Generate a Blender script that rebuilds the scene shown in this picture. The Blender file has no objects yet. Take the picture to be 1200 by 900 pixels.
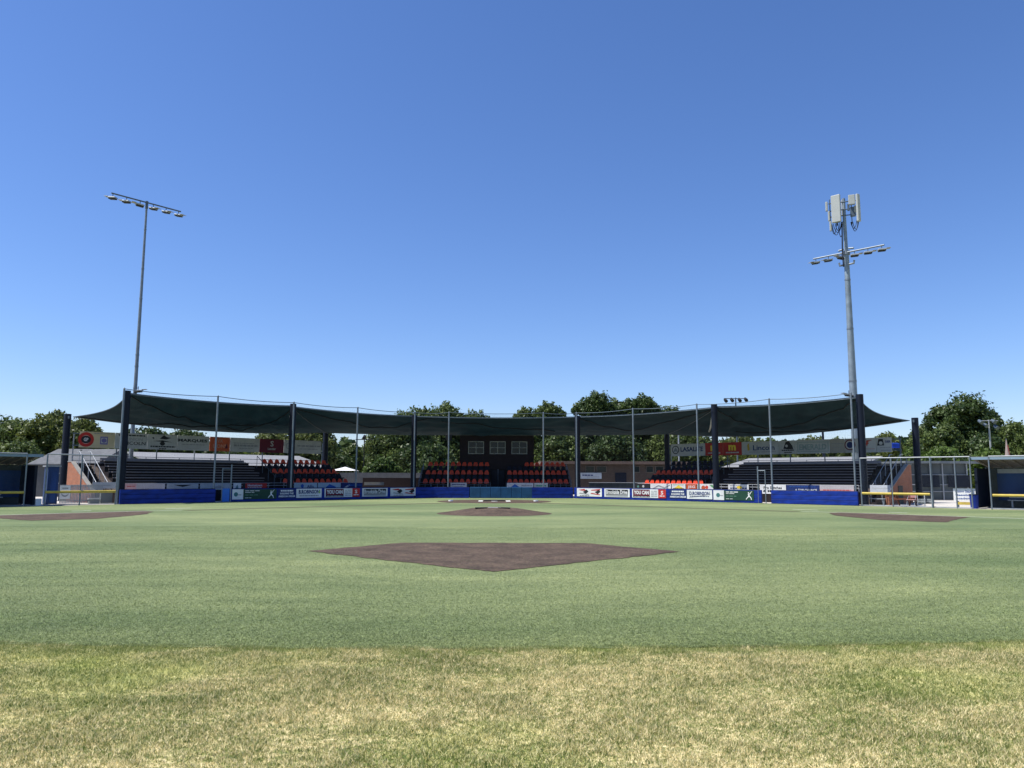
import bpy, bmesh, math, random
import numpy as np
from mathutils import Vector, Matrix
random.seed(7); rng = np.random.default_rng(7)
sc = bpy.context.scene; COL = sc.collection
R2 = math.sqrt(.5)

# ------------------------------------------------------------------ camera
FPX = 901.; PITCH = math.radians(6.96); YAW = math.radians(1.27); ROLL = math.radians(0.17); EYE = 1.7
cd = bpy.data.cameras.new('camera'); cam = bpy.data.objects.new('camera', cd); COL.objects.link(cam)
cam.location = (0, 0, EYE)
cam.matrix_world = Matrix.Translation((0, 0, EYE)) @ Matrix.Rotation(-YAW, 4, 'Z') @ Matrix.Rotation(math.pi/2 + PITCH, 4, 'X') @ Matrix.Rotation(ROLL, 4, 'Z')
cd.sensor_width = 36; cd.lens = FPX/1200*36; cd.clip_end = 5000; cd.clip_start = .05
sc.camera = cam

# survey helpers: bearings read off the photograph -> real positions on known planes
def ray(u, v):
    a = (u-600)/FPX; b = (450-v)/FPX
    c, s = math.cos(ROLL), math.sin(ROLL)
    a, b = a*c-b*s, a*s+b*c
    f = math.cos(PITCH)-b*math.sin(PITCH); z = math.sin(PITCH)+b*math.cos(PITCH)
    return (f*math.sin(YAW)+a*math.cos(YAW), f*math.cos(YAW)-a*math.sin(YAW), z)
FR = {'L': ((-6.65, 65), (R2, R2), (-R2, R2)), 'R': ((6.65, 65), (R2, -R2), (R2, R2)),
      'C': ((0, 65), (1, 0), (0, 1)), 'W': ((0, 0), (1, 0), (0, 1))}
RZ = {'L': math.pi/4, 'R': -math.pi/4, 'C': 0, 'W': 0}
def loc(fr, u, v, t):
    o, x, y = FR[fr]; r = ray(u, v)
    k = (t+o[0]*y[0]+o[1]*y[1])/(r[0]*y[0]+r[1]*y[1])
    X, Y = k*r[0]-o[0], k*r[1]-o[1]
    return X*x[0]+Y*x[1], EYE+k*r[2]
def lx(fr, u, t, v=560): return loc(fr, u, v, t)[0]
def ground(u, v):
    r = ray(u, v); k = -EYE/r[2]; return (k*r[0], k*r[1])
def P(fr, x, t, z=0.):
    o, a, b = FR[fr]; return Vector((o[0]+x*a[0]+t*b[0], o[1]+x*a[1]+t*b[1], z))

# ------------------------------------------------------------------ materials
MC = {}
def mat(name, col, rough=.7, metal=0., var=.12, scale=3., bump=0., bscale=40., trans=0., spec=.25, alt=None, stretch=None):
    if name in MC: return MC[name]
    m = bpy.data.materials.new(name); m.use_nodes = True; nt = m.node_tree; N = nt.nodes; L = nt.links
    b = N['Principled BSDF']; b.inputs['Roughness'].default_value = rough; b.inputs['Metallic'].default_value = metal
    b.inputs['Specular IOR Level'].default_value = spec
    tc = N.new('ShaderNodeTexCoord'); src = tc.outputs['Object']
    if stretch:
        mp = N.new('ShaderNodeMapping'); mp.inputs['Scale'].default_value = stretch; L.new(src, mp.inputs[0]); src = mp.outputs[0]
    nz = N.new('ShaderNodeTexNoise'); nz.inputs['Scale'].default_value = scale; nz.inputs['Detail'].default_value = 6
    L.new(src, nz.inputs['Vector'])
    cr = N.new('ShaderNodeValToRGB'); e = cr.color_ramp.elements
    c2 = alt or [min(1, c*(1+var)) for c in col[:3]]
    e[0].position = .3; e[1].position = .7
    e[0].color = (*([c*(1-var) for c in col[:3]] if not alt else col[:3]), 1); e[1].color = (*c2, 1)
    L.new(nz.outputs['Fac'], cr.inputs['Fac']); L.new(cr.outputs['Color'], b.inputs['Base Color'])
    if bump:
        n2 = N.new('ShaderNodeTexNoise'); n2.inputs['Scale'].default_value = bscale; n2.inputs['Detail'].default_value = 4
        L.new(src, n2.inputs['Vector'])
        bp = N.new('ShaderNodeBump'); bp.inputs['Strength'].default_value = bump; bp.inputs['Distance'].default_value = .02
        L.new(n2.outputs['Fac'], bp.inputs['Height']); L.new(bp.outputs['Normal'], b.inputs['Normal'])
    if trans:
        tr = N.new('ShaderNodeBsdfTranslucent'); L.new(cr.outputs['Color'], tr.inputs['Color'])
        mx = N.new('ShaderNodeMixShader'); mx.inputs[0].default_value = trans
        L.new(b.outputs[0], mx.inputs[1]); L.new(tr.outputs[0], mx.inputs[2]); L.new(mx.outputs[0], N['Material Output'].inputs['Surface'])
    MC[name] = m; return m
steel = mat('galvanised_steel', (.19, .22, .25), .5, .5, .15, 4)
lsteel = mat('pale_steel', (.33, .35, .37), .5, .3, .1, 4)
dsteel = mat('dark_grey_steel', (.10, .13, .16), .5, .4, .15, 4)
towerm = mat('tower_steel', (.22, .27, .31), .55, .4, .2, 2)
navy = mat('navy_paint', (.004, .008, .020), .55, 0, .25, 3)
bluewall = mat('blue_pad_vinyl', (.003, .024, .21), .55, 0, .4, 1.6, stretch=(1, 1, 3), bump=.15, bscale=3)
steelblue = mat('faded_blue_pad', (.018, .075, .17), .5, 0, .2, 2)
sidebin = mat('bright_blue_plastic', (.03, .16, .55), .4)
yellowm = mat('yellow_rail_cap', (.48, .36, .07), .5, 0, .15, 4)
whitem = mat('white_paint', (.75, .75, .73), .5, 0, .06, 5)
redseat = mat('red_seat_plastic', (.62, .060, .020), .4, 0, .2, 3)
navyseat = mat('navy_seat_plastic', (.003, .005, .016), .6, 0, .2, 3)
benchm = mat('grey_bench_plank', (.22, .20, .205), .5, .3, .15, 3, stretch=(1, 8, 8))
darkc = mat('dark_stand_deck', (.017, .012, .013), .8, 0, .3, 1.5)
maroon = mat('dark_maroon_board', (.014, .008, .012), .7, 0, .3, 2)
concrete = mat('pale_concrete', (.50, .47, .42), .85, 0, .12, .8, bump=.2, bscale=20)
woodm = mat('red_brown_wood', (.16, .055, .03), .7, 0, .3, 6, stretch=(1, 8, 8))
blackm = mat('black_rubber', (.012, .012, .013), .6)
roofw = mat('pale_metal_roof', (.27, .27, .26), .5, .1, .08, 1)
roofg = mat('grey_shingle_roof', (.12, .125, .13), .85, 0, .2, 3)
tarp = mat('navy_tarp', (.015, .055, .19), .6, 0, .3, 1.2, bump=.3, bscale=4, stretch=(1, 1, .3))
glassm = mat('dark_window_glass', (.012, .02, .022), .12, 0, .2, 2)
greyw = mat('grey_wall_board', (.16, .18, .19), .8, 0, .2, 1)
barkm = mat('bark', (.10, .075, .055), .9, 0, .3, 5)
screen = mat('dark_wind_screen', (.05, .065, .07), .8, 0, .3, 2)

def brick(name, c1, c2, mortar):
    m = bpy.data.materials.new(name); m.use_nodes = True; nt = m.node_tree; N = nt.nodes; L = nt.links
    b = N['Principled BSDF']; b.inputs['Roughness'].default_value = .85
    tc = N.new('ShaderNodeTexCoord'); sp = N.new('ShaderNodeSeparateXYZ'); L.new(tc.outputs['Object'], sp.inputs[0])
    ad = N.new('ShaderNodeMath'); L.new(sp.outputs[0], ad.inputs[0]); L.new(sp.outputs[1], ad.inputs[1])
    cb = N.new('ShaderNodeCombineXYZ'); L.new(ad.outputs[0], cb.inputs[0]); L.new(sp.outputs[2], cb.inputs[1])
    br = N.new('ShaderNodeTexBrick'); br.inputs['Scale'].default_value = 1
    br.inputs['Brick Width'].default_value = .24; br.inputs['Row Height'].default_value = .085; br.inputs['Mortar Size'].default_value = .008
    br.inputs['Color1'].default_value = (*c1, 1); br.inputs['Color2'].default_value = (*c2, 1); br.inputs['Mortar'].default_value = (*mortar, 1)
    L.new(cb.outputs[0], br.inputs['Vector']); nz = N.new('ShaderNodeTexNoise'); nz.inputs['Scale'].default_value = 1.5
    L.new(tc.outputs['Object'], nz.inputs['Vector'])
    mx = N.new('ShaderNodeMixRGB'); mx.blend_type = 'MULTIPLY'; mx.inputs[0].default_value = .5
    L.new(br.outputs['Color'], mx.inputs[1]); L.new(nz.outputs['Fac'], mx.inputs[2]); L.new(mx.outputs[0], b.inputs['Base Color'])
    return m
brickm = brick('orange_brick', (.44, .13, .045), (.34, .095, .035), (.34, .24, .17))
brickb = brick('brown_brick_shaded', (.085, .055, .042), (.065, .045, .036), (.10, .09, .08))  # lowered albedo: shade on building and inner stand walls is put in here

def dirtmat():
    m = mat('brown_turf_dirt', (.076, .056, .040), .9, 0, .35, 1.6, bump=.8, bscale=60)
    N = m.node_tree.nodes; L = m.node_tree.links
    cr = [n for n in N if n.type == 'VALTORGB'][0]
    nz = N.new('ShaderNodeTexNoise'); nz.inputs['Scale'].default_value = 14; nz.inputs['Detail'].default_value = 6; nz.inputs['Roughness'].default_value = .85
    tc = [n for n in N if n.type == 'TEX_COORD'][0]; L.new(tc.outputs['Object'], nz.inputs[0])
    r2 = N.new('ShaderNodeValToRGB'); r2.color_ramp.elements[0].position = .35; r2.color_ramp.elements[1].position = .68
    r2.color_ramp.elements[0].color = (.35, .33, .33, 1); r2.color_ramp.elements[1].color = (2.0, 1.9, 1.85, 1)
    L.new(nz.outputs['Fac'], r2.inputs[0])
    mx = N.new('ShaderNodeMixRGB'); mx.blend_type = 'MULTIPLY'; mx.inputs[0].default_value = 1
    L.new(cr.outputs[0], mx.inputs[1]); L.new(r2.outputs[0], mx.inputs[2]); L.new(mx.outputs[0], N['Principled BSDF'].inputs['Base Color'])
    return m
dirt = dirtmat()

def grassmat(name, kind, blade):
    m = bpy.data.materials.new(name); m.use_nodes = True; nt = m.node_tree; N = nt.nodes; L = nt.links
    b = N['Principled BSDF']; b.inputs['Roughness'].default_value = .55 if blade else .9
    b.inputs['Specular IOR Level'].default_value = .35
    tc = N.new('ShaderNodeTexCoord')
    def noise(scale, st=(1, 1, 1), det=5, rough=.55):
        mp = N.new('ShaderNodeMapping'); mp.inputs['Scale'].default_value = st; L.new(tc.outputs['Object'], mp.inputs[0])
        n = N.new('ShaderNodeTexNoise'); n.inputs['Scale'].default_value = scale; n.inputs['Detail'].default_value = det
        n.inputs['Roughness'].default_value = rough; L.new(mp.outputs[0], n.inputs['Vector']); return n.outputs['Fac']
    def ramp(f, stops):
        r = N.new('ShaderNodeValToRGB'); e = r.color_ramp.elements
        while len(e) < len(stops): e.new(.5)
        for el, (p, c) in zip(e, stops): el.position = p; el.color = (*c, 1)
        L.new(f, r.inputs[0]); return r.outputs[0]
    def mixc(a, bb, f=1., mode='MULTIPLY'):
        x = N.new('ShaderNodeMixRGB'); x.blend_type = mode
        if isinstance(f, float): x.inputs[0].default_value = f
        else: L.new(f, x.inputs[0])
        L.new(a, x.inputs[1]); L.new(bb, x.inputs[2]); return x.outputs[0]
    def mth(op, a, bb):
        x = N.new('ShaderNodeMath'); x.operation = op
        for i, q in enumerate((a, bb)):
            if isinstance(q, (int, float)): x.inputs[i].default_value = q
            else: L.new(q, x.inputs[i])
        return x.outputs[0]
    if kind == 'natural':
        big = noise(.9, (.6, 1.3, 1), 6, .7); fine = noise(13, (.8, 1.1, 1), 5, .8)
        f = mth('ADD', mth('MULTIPLY', big, .34), mth('MULTIPLY', fine, .66))
        if blade:
            g = N.new('ShaderNodeNewGeometry')
            f = mth('ADD', f, mth('MULTIPLY', mth('SUBTRACT', g.outputs['Random Per Island'], .5), .38))
        c = ramp(f, [(.38, (.13, .18, .04)), (.45, (.22, .24, .065)), (.515, (.44, .39, .17)), (.61, (.84, .73, .42))])
        fg = ramp(noise(.35, (1, 1, 1), 4), [(.5, (1, 1, 1)), (.68, (.75, .9, .55))])
        c = mixc(c, fg)
        # greener, better watered strip along the edge of the artificial turf
        sb = N.new('ShaderNodeVectorMath'); sb.operation = 'SUBTRACT'; L.new(tc.outputs['Object'], sb.inputs[0]); sb.inputs[1].default_value = (0, 56, 0)
        ln = N.new('ShaderNodeVectorMath'); ln.operation = 'LENGTH'; L.new(sb.outputs[0], ln.inputs[0])
        dd = mth('SUBTRACT', ln.outputs['Value'], mth('ADD', mth('MULTIPLY', noise(1.6, (1, 1, 1), 5, .7), 2.6), 46.75))
        ed = N.new('ShaderNodeMapRange'); ed.inputs[1].default_value = 0; ed.inputs[2].default_value = .22; ed.inputs[3].default_value = .65; ed.inputs[4].default_value = 0; L.new(dd, ed.inputs[0])
        gr_ = N.new('ShaderNodeRGB'); gr_.outputs[0].default_value = (.19, .24, .055, 1)
        c = mixc(c, gr_.outputs[0], ed.outputs[0], 'MIX')
    else:
        big = noise(.09, (.45, 1.3, 1), 5, .6); mid = noise(.9, (.4, 1.3, 1), 5, .6); fine = noise(28, (1, 1, 1), 3, .7)
        c = ramp(big, [(.37, (.096, .135, .045)), (.62, (.198, .228, .092))])
        c = mixc(c, ramp(mid, [(.3, (.80, .83, .80)), (.7, (1.2, 1.16, 1.18))]))
        c = mixc(c, ramp(fine, [(.3, (.5, .55, .5)), (.7, (1.55, 1.5, 1.55))]), 1.)
        c = mixc(c, ramp(noise(9, (.6, 1.6, 1), 5, .8), [(.32, (.70, .74, .70)), (.68, (1.3, 1.27, 1.3))]), 1.)
        if blade:
            g = N.new('ShaderNodeNewGeometry')
            c = mixc(c, ramp(g.outputs['Random Per Island'], [(0, (.85, .92, .88)), (.8, (1.35, 1.35, 1.3)), (.95, (2.3, 2.2, 2.1))]))  # blade colour lifted to offset self-shadow; brightest few paint the sparkle
        b.inputs['Sheen Weight'].default_value = .10; b.inputs['Sheen Roughness'].default_value = .5
        b.inputs['Sheen Tint'].default_value = (.85, 1, .7, 1)
    L.new(c, b.inputs['Base Color'])
    if blade:
        tr = N.new('ShaderNodeBsdfTranslucent'); L.new(c, tr.inputs[0]); mx = N.new('ShaderNodeMixShader'); mx.inputs[0].default_value = .3
        L.new(b.outputs[0], mx.inputs[1]); L.new(tr.outputs[0], mx.inputs[2]); L.new(mx.outputs[0], N['Material Output'].inputs['Surface'])
    else:
        bp = N.new('ShaderNodeBump'); bp.inputs['Strength'].default_value = .8; bp.inputs['Distance'].default_value = .03
        L.new(noise(22 if kind != 'natural' else 15, (1, 1, 1), 5, .75), bp.inputs['Height']); L.new(bp.outputs[0], b.inputs['Normal'])
    return m

def leafmat(name, dark, light, tr=.3):
    m = bpy.data.materials.new(name); m.use_nodes = True; N = m.node_tree.nodes; L = m.node_tree.links
    b = N['Principled BSDF']; b.inputs['Roughness'].default_value = .5; b.inputs['Specular IOR Level'].default_value = .35
    g = N.new('ShaderNodeNewGeometry'); tc = N.new('ShaderNodeTexCoord'); nz = N.new('ShaderNodeTexNoise')
    nz.inputs['Scale'].default_value = .45; nz.inputs['Detail'].default_value = 3; L.new(tc.outputs['Object'], nz.inputs[0])
    ad = N.new('ShaderNodeMath'); ad.operation = 'MULTIPLY_ADD'; L.new(g.outputs['Random Per Island'], ad.inputs[0]); ad.inputs[1].default_value = .4
    L.new(nz.outputs['Fac'], ad.inputs[2])
    r = N.new('ShaderNodeValToRGB'); e = r.color_ramp.elements; e[0].position = .45; e[1].position = .95
    e[0].color = (*dark, 1); e[1].color = (*light, 1); L.new(ad.outputs[0], r.inputs[0]); L.new(r.outputs[0], b.inputs['Base Color'])
    t = N.new('ShaderNodeBsdfTranslucent'); L.new(r.outputs[0], t.inputs[0]); mx = N.new('ShaderNodeMixShader'); mx.inputs[0].default_value = tr
    L.new(b.outputs[0], mx.inputs[1]); L.new(t.outputs[0], mx.inputs[2]); L.new(mx.outputs[0], N['Material Output'].inputs['Surface'])
    return m
LEAF = {'mid': leafmat('leaf_mid_green', (.030, .058, .016), (.135, .180, .046)),
        'dark': leafmat('leaf_dark_green', (.017, .040, .013), (.085, .128, .032)),
        'olive': leafmat('leaf_olive', (.045, .068, .016), (.165, .195, .048)),
        'fresh': leafmat('leaf_fresh_green', (.035, .07, .012), (.11, .17, .03))}

# ------------------------------------------------------------------ mesh builder
class MB:
    def __init__(s): s.v = []; s.f = []; s.mi = []; s.sm = []; s.m = 0
    def add(s, vs, fs, smooth=False):
        n = len(s.v); s.v += [tuple(v) for v in vs]
        for f in fs: s.f.append([n+i for i in f]); s.mi.append(s.m); s.sm.append(smooth)
        return s
    def box(s, x0, x1, y0, y1, z0, z1):
        v = [(x, y, z) for z in (z0, z1) for y in (y0, y1) for x in (x0, x1)]
        return s.add(v, [(0, 2, 3, 1), (4, 5, 7, 6), (0, 1, 5, 4), (2, 6, 7, 3), (0, 4, 6, 2), (1, 3, 7, 5)])
    def bbox(s, x0, x1, y0, y1, z0, z1, b=.02):
        bm = bmesh.new(); m = bmesh.ops.create_cube(bm, size=1)
        for v in bm.verts: v.co = Vector(((x0+x1)/2+v.co.x*(x1-x0), (y0+y1)/2+v.co.y*(y1-y0), (z0+z1)/2+v.co.z*(z1-z0)))
        bmesh.ops.bevel(bm, geom=bm.edges[:], offset=b, segments=2, affect='EDGES', profile=.5)
        bm.verts.index_update(); s.add([v.co[:] for v in bm.verts], [[v.index for v in f.verts] for f in bm.faces]); bm.free(); return s
    def tube(s, pts, r, n=8, r1=None, cap=True):
        pts = [Vector(p) for p in pts]; rings = []; k = len(pts)
        d = (pts[1]-pts[0]).normalized(); up = Vector((0, 0, 1)) if abs(d.z) < .9 else Vector((1, 0, 0))
        a = d.cross(up).normalized()
        vs = []; fs = []
        for i, p in enumerate(pts):
            t = (pts[min(i+1, k-1)]-pts[max(i-1, 0)]).normalized()
            a = (a-t*a.dot(t)).normalized(); b = t.cross(a)
            rr = r if r1 is None else r+(r1-r)*i/(k-1)
            for j in range(n):
                w = 2*math.pi*j/n; vs.append(p+a*rr*math.cos(w)+b*rr*math.sin(w))
        for i in range(k-1):
            for j in range(n): fs.append((i*n+j, i*n+(j+1) % n, (i+1)*n+(j+1) % n, (i+1)*n+j))
        s.add(vs, fs, n > 5)
        if cap: s.add(vs[:n], [list(range(n))[::-1]]); s.add(vs[-n:], [list(range(n))])
        return s
    def poly(s, pts, z): return s.add([(p[0], p[1], z) for p in pts], [list(range(len(pts)))])
    def prism_x(s, prof, x0, x1):          # profile in (y,z) swept along x
        n = len(prof); v = [(x0, a, b) for a, b in prof]+[(x1, a, b) for a, b in prof]
        return s.add(v, [list(range(n))[::-1], list(range(n, 2*n))]+[(i, (i+1) % n, n+(i+1) % n, n+i) for i in range(n)])
    def mesh(s, name, mats, off=(0, 0, 0)):
        me = bpy.data.meshes.new(name); ox, oy, oz = off
        me.from_pydata([(a-ox, b-oy, c-oz) for a, b, c in s.v], [], s.f)
        for m in (mats if isinstance(mats, (list, tuple)) else [mats]): me.materials.append(m)
        me.polygons.foreach_set('material_index', s.mi); me.polygons.foreach_set('use_smooth', s.sm)
        me.update(); return me

def tag(o, label=None, cat=None, group=None, kind=None):
    if label: o['label'] = label
    if cat: o['category'] = cat
    if group: o['group'] = group
    if kind: o['kind'] = kind
    return o
class Thing:
    """An Empty at the thing's base; parts are given in frame coordinates"""
    def __init__(s, name, label, cat, fr, x, t, z=0, group=None, kind=None):
        s.fr = fr; s.o = (x, t, z)
        s.root = bpy.data.objects.new(name, None); COL.objects.link(s.root); s.root.empty_display_size = .3
        s.root.location = P(fr, x, t, z); s.root.rotation_euler = (0, 0, RZ[fr]); tag(s.root, label, cat, group, kind)
    def part(s, name, mb, m, parent=None, label=None):
        o = bpy.data.objects.new(name, mb.mesh(name, m, s.o)); COL.objects.link(o); o.parent = parent or s.root
        if label: o['label'] = label
        return o
def single(name, mb, m, label, cat, fr, x, t, z=0, group=None, kind=None):
    o = bpy.data.objects.new(name, mb.mesh(name, m, (x, t, z))); COL.objects.link(o)
    o.location = P(fr, x, t, z); o.rotation_euler = (0, 0, RZ[fr]); return tag(o, label, cat, group, kind)
def structure(name, mb, m, kind='structure'):
    o = bpy.data.objects.new(name, mb.mesh(name, m)); COL.objects.link(o); o['kind'] = kind; return o
ORD = ['first', 'second', 'third', 'fourth', 'fifth', 'sixth', 'seventh', 'eighth', 'ninth', 'tenth', 'eleventh', 'twelfth', 'thirteenth']
SIDE = {'L': 'left', 'R': 'right'}

# ------------------------------------------------------------------ ground
natural = grassmat('natural_grass', 'natural', False); natural_b = grassmat('natural_grass_blade', 'natural', True)
turfm = grassmat('artificial_turf', 'turf', False); turf_b = grassmat('artificial_turf_blade', 'turf', True)
m = MB(); S = 1500
m.add([(-S, -S, 0), (S, -S, 0), (S, S, 0), (-S, S, 0)], [(0, 1, 2, 3)]); structure('ground', m, natural)
HOME = (0, 56.); RT = 48.05
arc = []
for i in range(121):
    a = math.radians(-58.3+116.6*i/120); arc.append((RT*math.sin(a), HOME[1]-RT*math.cos(a)))
tp = arc+[(6.65, 65), (-6.65, 65)]
m = MB(); m.poly(tp, .008); structure('turf', m, turfm)
m = MB(); pts = [P('L', -40, .0), P('L', 0, 0), P('R', 0, 0), P('R', 40, 0), P('R', 40, 26), P('C', 20, 26), P('C', -20, 26), P('L', -40, 26)]
m.poly([(p.x, p.y) for p in pts], .012); structure('concrete_apron', m, concrete)

def rough(pts, amp=.035, step=.12, seed=4):
    r = random.Random(seed); out = []
    for a, b in zip(pts, pts[1:]+pts[:1]):
        n = max(1, int(math.dist(a, b)/step)); nx, ny = (b[1]-a[1])/math.dist(a, b), -(b[0]-a[0])/math.dist(a, b); w = 0
        for i in range(n):
            w = .7*w+r.uniform(-amp, amp); f = i/n; out.append((a[0]+(b[0]-a[0])*f+nx*w, a[1]+(b[1]-a[1])*f+ny*w))
    return out
def sheet(name, pts, z, mt):
    if mt is dirt: pts = rough(list(pts))
    m = MB(); m.poly(pts, z); return structure(name, m, mt)
base2 = [(-4.3, 18.1), (0, 14.2), (4.35, 18.1), (2.36, 20.4), (-2.4, 20.4)]
sheet('second_base_dirt', base2, .018, dirt)
bl = [(-22.4, 33.7), (-17.8, 30.4), (-16.0, 31.9), (-15.8, 35.8), (-16.6, 38.3), (-17.5, 39.2)]
sheet('first_base_dirt', bl, .018, dirt)
sheet('third_base_dirt', [(-x, y) for x, y in ([(-21.4, 34.6)]+bl[1:])[::-1]], .018, dirt)
m = MB(); m.poly([(4.1*math.cos(a/48*2*math.pi), HOME[1]+4.1*math.sin(a/48*2*math.pi)) for a in range(48)], .018); structure('home_plate_dirt', m, dirt)
seam = mat('brown_baseline', (.10, .10, .055), .9)
chalk = mat('white_turf_line', (.72, .74, .66), .8)
for sd in (-1, 1):
    d = Vector((sd*R2, -R2, 0)); n = Vector((R2, sd*R2, 0))*sd
    def strip(a, b, off, w, z, mt, nm):
        p = Vector((0, 56, 0)); pts = [p+d*a+n*(off-w/2), p+d*b+n*(off-w/2), p+d*b+n*(off+w/2), p+d*a+n*(off+w/2)]
        pts = [(q.x, q.y) for q in pts]
        if (pts[1][0]-pts[0][0])*(pts[2][1]-pts[0][1])-(pts[1][1]-pts[0][1])*(pts[2][0]-pts[0][0]) < 0: pts = pts[::-1]
        sheet(nm, pts, z, mt)
    strip(4, 22.5, -.35, .75, .014, seam, 'baseline_dirt')
    strip(22.5, 52, 0, .10, .023, chalk, 'foul_line')
    strip(26, 26.9, 2.5, .14, .014, chalk, 'coach_box_line'); strip(21, 22.4, 2.4, .14, .014, chalk, 'coach_box_line')

# mound
m = MB(); rings = [(2.75, 0.0), (2.3, .06), (1.7, .15), (1.1, .24), (.8, .27), (0, .27)]; n = 48; vs = []; fs = []
for r, z in rings[:-1]:
    for j in range(n): a = 2*math.pi*j/n; vs.append((r*math.cos(a), 37.3+r*math.sin(a), z+.012))
for i in range(len(rings)-2):
    for j in range(n): fs.append((i*n+j, i*n+(j+1) % n, (i+1)*n+(j+1) % n, (i+1)*n+j))
fs.append([(len(rings)-2)*n+j for j in range(n)]); m.add(vs, fs, True); structure('pitchers_mound', m, dirt)
m = MB(); m.box(-.31, .31, 37.3, 37.45, .27, .292); single('pitching_rubber', m, whitem, 'white pitching rubber on top of the brown mound', 'pitching plate', 'W', 0, 37.37, .27)
for x0, lb in ((-.62, 'left'), (.45, 'right')):
    m = MB(); m.box(x0-.28, x0+.28, 36.5, 36.9, .265, .31); single('rubber_mat', m, blackm, f'small dark rubber mat on top of the mound, the {lb} one', 'mat', 'W', x0, 36.7, .265, 'mats on the mound')
# plate area
m = MB(); m.add([(-.22, 56.3, .03), (.22, 56.3, .03), (.22, 56.0, .03), (0, 55.8, .03), (-.22, 56.0, .03), (-.22, 56.3, .018), (.22, 56.3, .018), (.22, 56.0, .018), (0, 55.8, .018), (-.22, 56.0, .018)],
                [(4, 3, 2, 1, 0), (0, 1, 6, 5), (1, 2, 7, 6), (2, 3, 8, 7), (3, 4, 9, 8), (4, 0, 5, 9)])
single('home_plate', m, whitem, 'white five sided home plate in the brown dirt circle', 'home plate', 'W', 0, 56, .018)
m = MB(); m.bbox(-.78, .78, 56.5, 57.4, .018, .07, .01); single('plate_mat', m, blackm, 'dark flat mat lying just behind home plate', 'mat', 'W', 0, 57, .018)
for x0, lb in ((-1.0, 'left side of home plate'), (1.0, 'right side of home plate')):
    s_ = 1 if x0 > 0 else -1
    m = MB(); m.box(x0-.16, x0+.16, 55.6, 57.5, .018, .03)
    structure('batters_box_line', m, chalk)
for x0, lb in ((-3.15, 'left'), (3.0, 'right')):
    m = MB(); m.tube([(x0, 56.2, .018), (x0, 56.2, .10)], .17, 16); single('warmup_disc', m, whitem, f'small white round disc on the turf to the {lb} of home plate', 'disc', 'W', x0, 56.2, .018, 'white discs beside home plate')
m = MB(); m.bbox(-.19, .19, 17.2, 17.58, .018, .03, .004)

# ------------------------------------------------------------------ grass blades (stuff)
def vnoise(x, y, s, seed=0):
    r = np.random.default_rng(seed); g = r.random((64, 64)); x = x/s; y = y/s
    i = np.floor(x).astype(int); j = np.floor(y).astype(int); fx = x-i; fy = y-j; fx = fx*fx*(3-2*fx); fy = fy*fy*(3-2*fy)
    G = lambda a, b: g[a % 64, b % 64]
    return (G(i, j)*(1-fx)+G(i+1, j)*fx)*(1-fy)+(G(i, j+1)*(1-fx)+G(i+1, j+1)*fx)*fy
def blades(name, n, y0, y1, spread, inside, h0, h1, w, mt, z0):
    y = y0+(y1-y0)*rng.random(n)**1.8 if inside else np.sqrt(rng.random(n)*(y1**2-y0**2)+y0**2)
    x = (rng.random(n)*2-1)*(y*spread+.6)
    rr = np.hypot(x, y-HOME[1]); edge = RT+(vnoise(x, y, .25, 3)-.5)*.12
    k = (rr < edge) if inside else (rr >= edge-.06)
    x, y = x[k], y[k]; n = len(x)
    h = h0+(h1-h0)*rng.random(n); 
    if not inside: h *= .55+.9*vnoise(x, y, .22, 5)
    a = rng.random(n)*2*np.pi; lean = rng.random(n)*(1.6 if not inside else 2.2)*h; la = rng.random(n)*2*np.pi
    dx = np.cos(a)*w/2; dy = np.sin(a)*w/2
    V = np.empty((n, 3, 3), np.float32)
    V[:, 0] = np.stack([x-dx, y-dy, np.full(n, z0)], 1); V[:, 1] = np.stack([x+dx, y+dy, np.full(n, z0)], 1)
    V[:, 2] = np.stack([x+np.cos(la)*lean, y+np.sin(la)*lean, z0+h], 1)
    me = bpy.data.meshes.new(name); me.vertices.add(3*n); me.vertices.foreach_set('co', V.ravel())
    me.loops.add(3*n); me.loops.foreach_set('vertex_index', np.arange(3*n, dtype=np.int32))
    me.polygons.add(n); me.polygons.foreach_set('loop_start', np.arange(0, 3*n, 3, dtype=np.int32))
    me.materials.append(mt); me.update(calc_edges=True)
    o = bpy.data.objects.new(name, me); COL.objects.link(o); tag(o, kind='stuff'); return o
o = blades('outfield_grass', 620000, 4.1, 8.9, .72, False, .012, .030, .006, natural_b, .0)
tag(o, 'short straw and green natural grass blades in the foreground', 'grass')
o = blades('turf_fibre', 620000, 7.85, 27, .72, True, .009, .018, .006, turf_b, .008)
tag(o, 'short green artificial turf fibres between grass edge and second base', 'artificial turf')

# ------------------------------------------------------------------ padded walls
def pad_wall(fr, x0, x1, label, ncuts=0, mt=bluewall, grooves=True):
    th = Thing('padded_wall', label, 'padded wall', fr, (x0+x1)/2, .1, 0, 'blue padded walls round the backstop')
    m = MB(); zs = [0.02, .31, .60, .90] if grooves else [.02, .90]
    for a, b in zip(zs[:-1], zs[1:]): m.bbox(x0, x1, 0, .16, a+.004, b-.004, .018)
    th.part('padding', m, mt)
    m = MB(); m.box(x0, x1, .165, .22, .0, .93); th.part('backing_board', m, navy)
    m = MB(); m.tube([(x0, .10, .915), (x1, .10, .915)], .018, 6); th.part('top_rail', m, navy); return th
pad_wall('L', -23.3, -17.2, 'long plain blue padded wall section at the left end of the backstop')
pad_wall('L', -16.1, -.05, 'blue padded wall carrying sponsor banners along the left wing')
pad_wall('C', -6.6, -2.1, 'plain blue padded wall directly left of the faded centre pads')
pad_wall('C', 3.15, 6.6, 'plain blue padded wall directly right of the faded centre pads')
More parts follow.
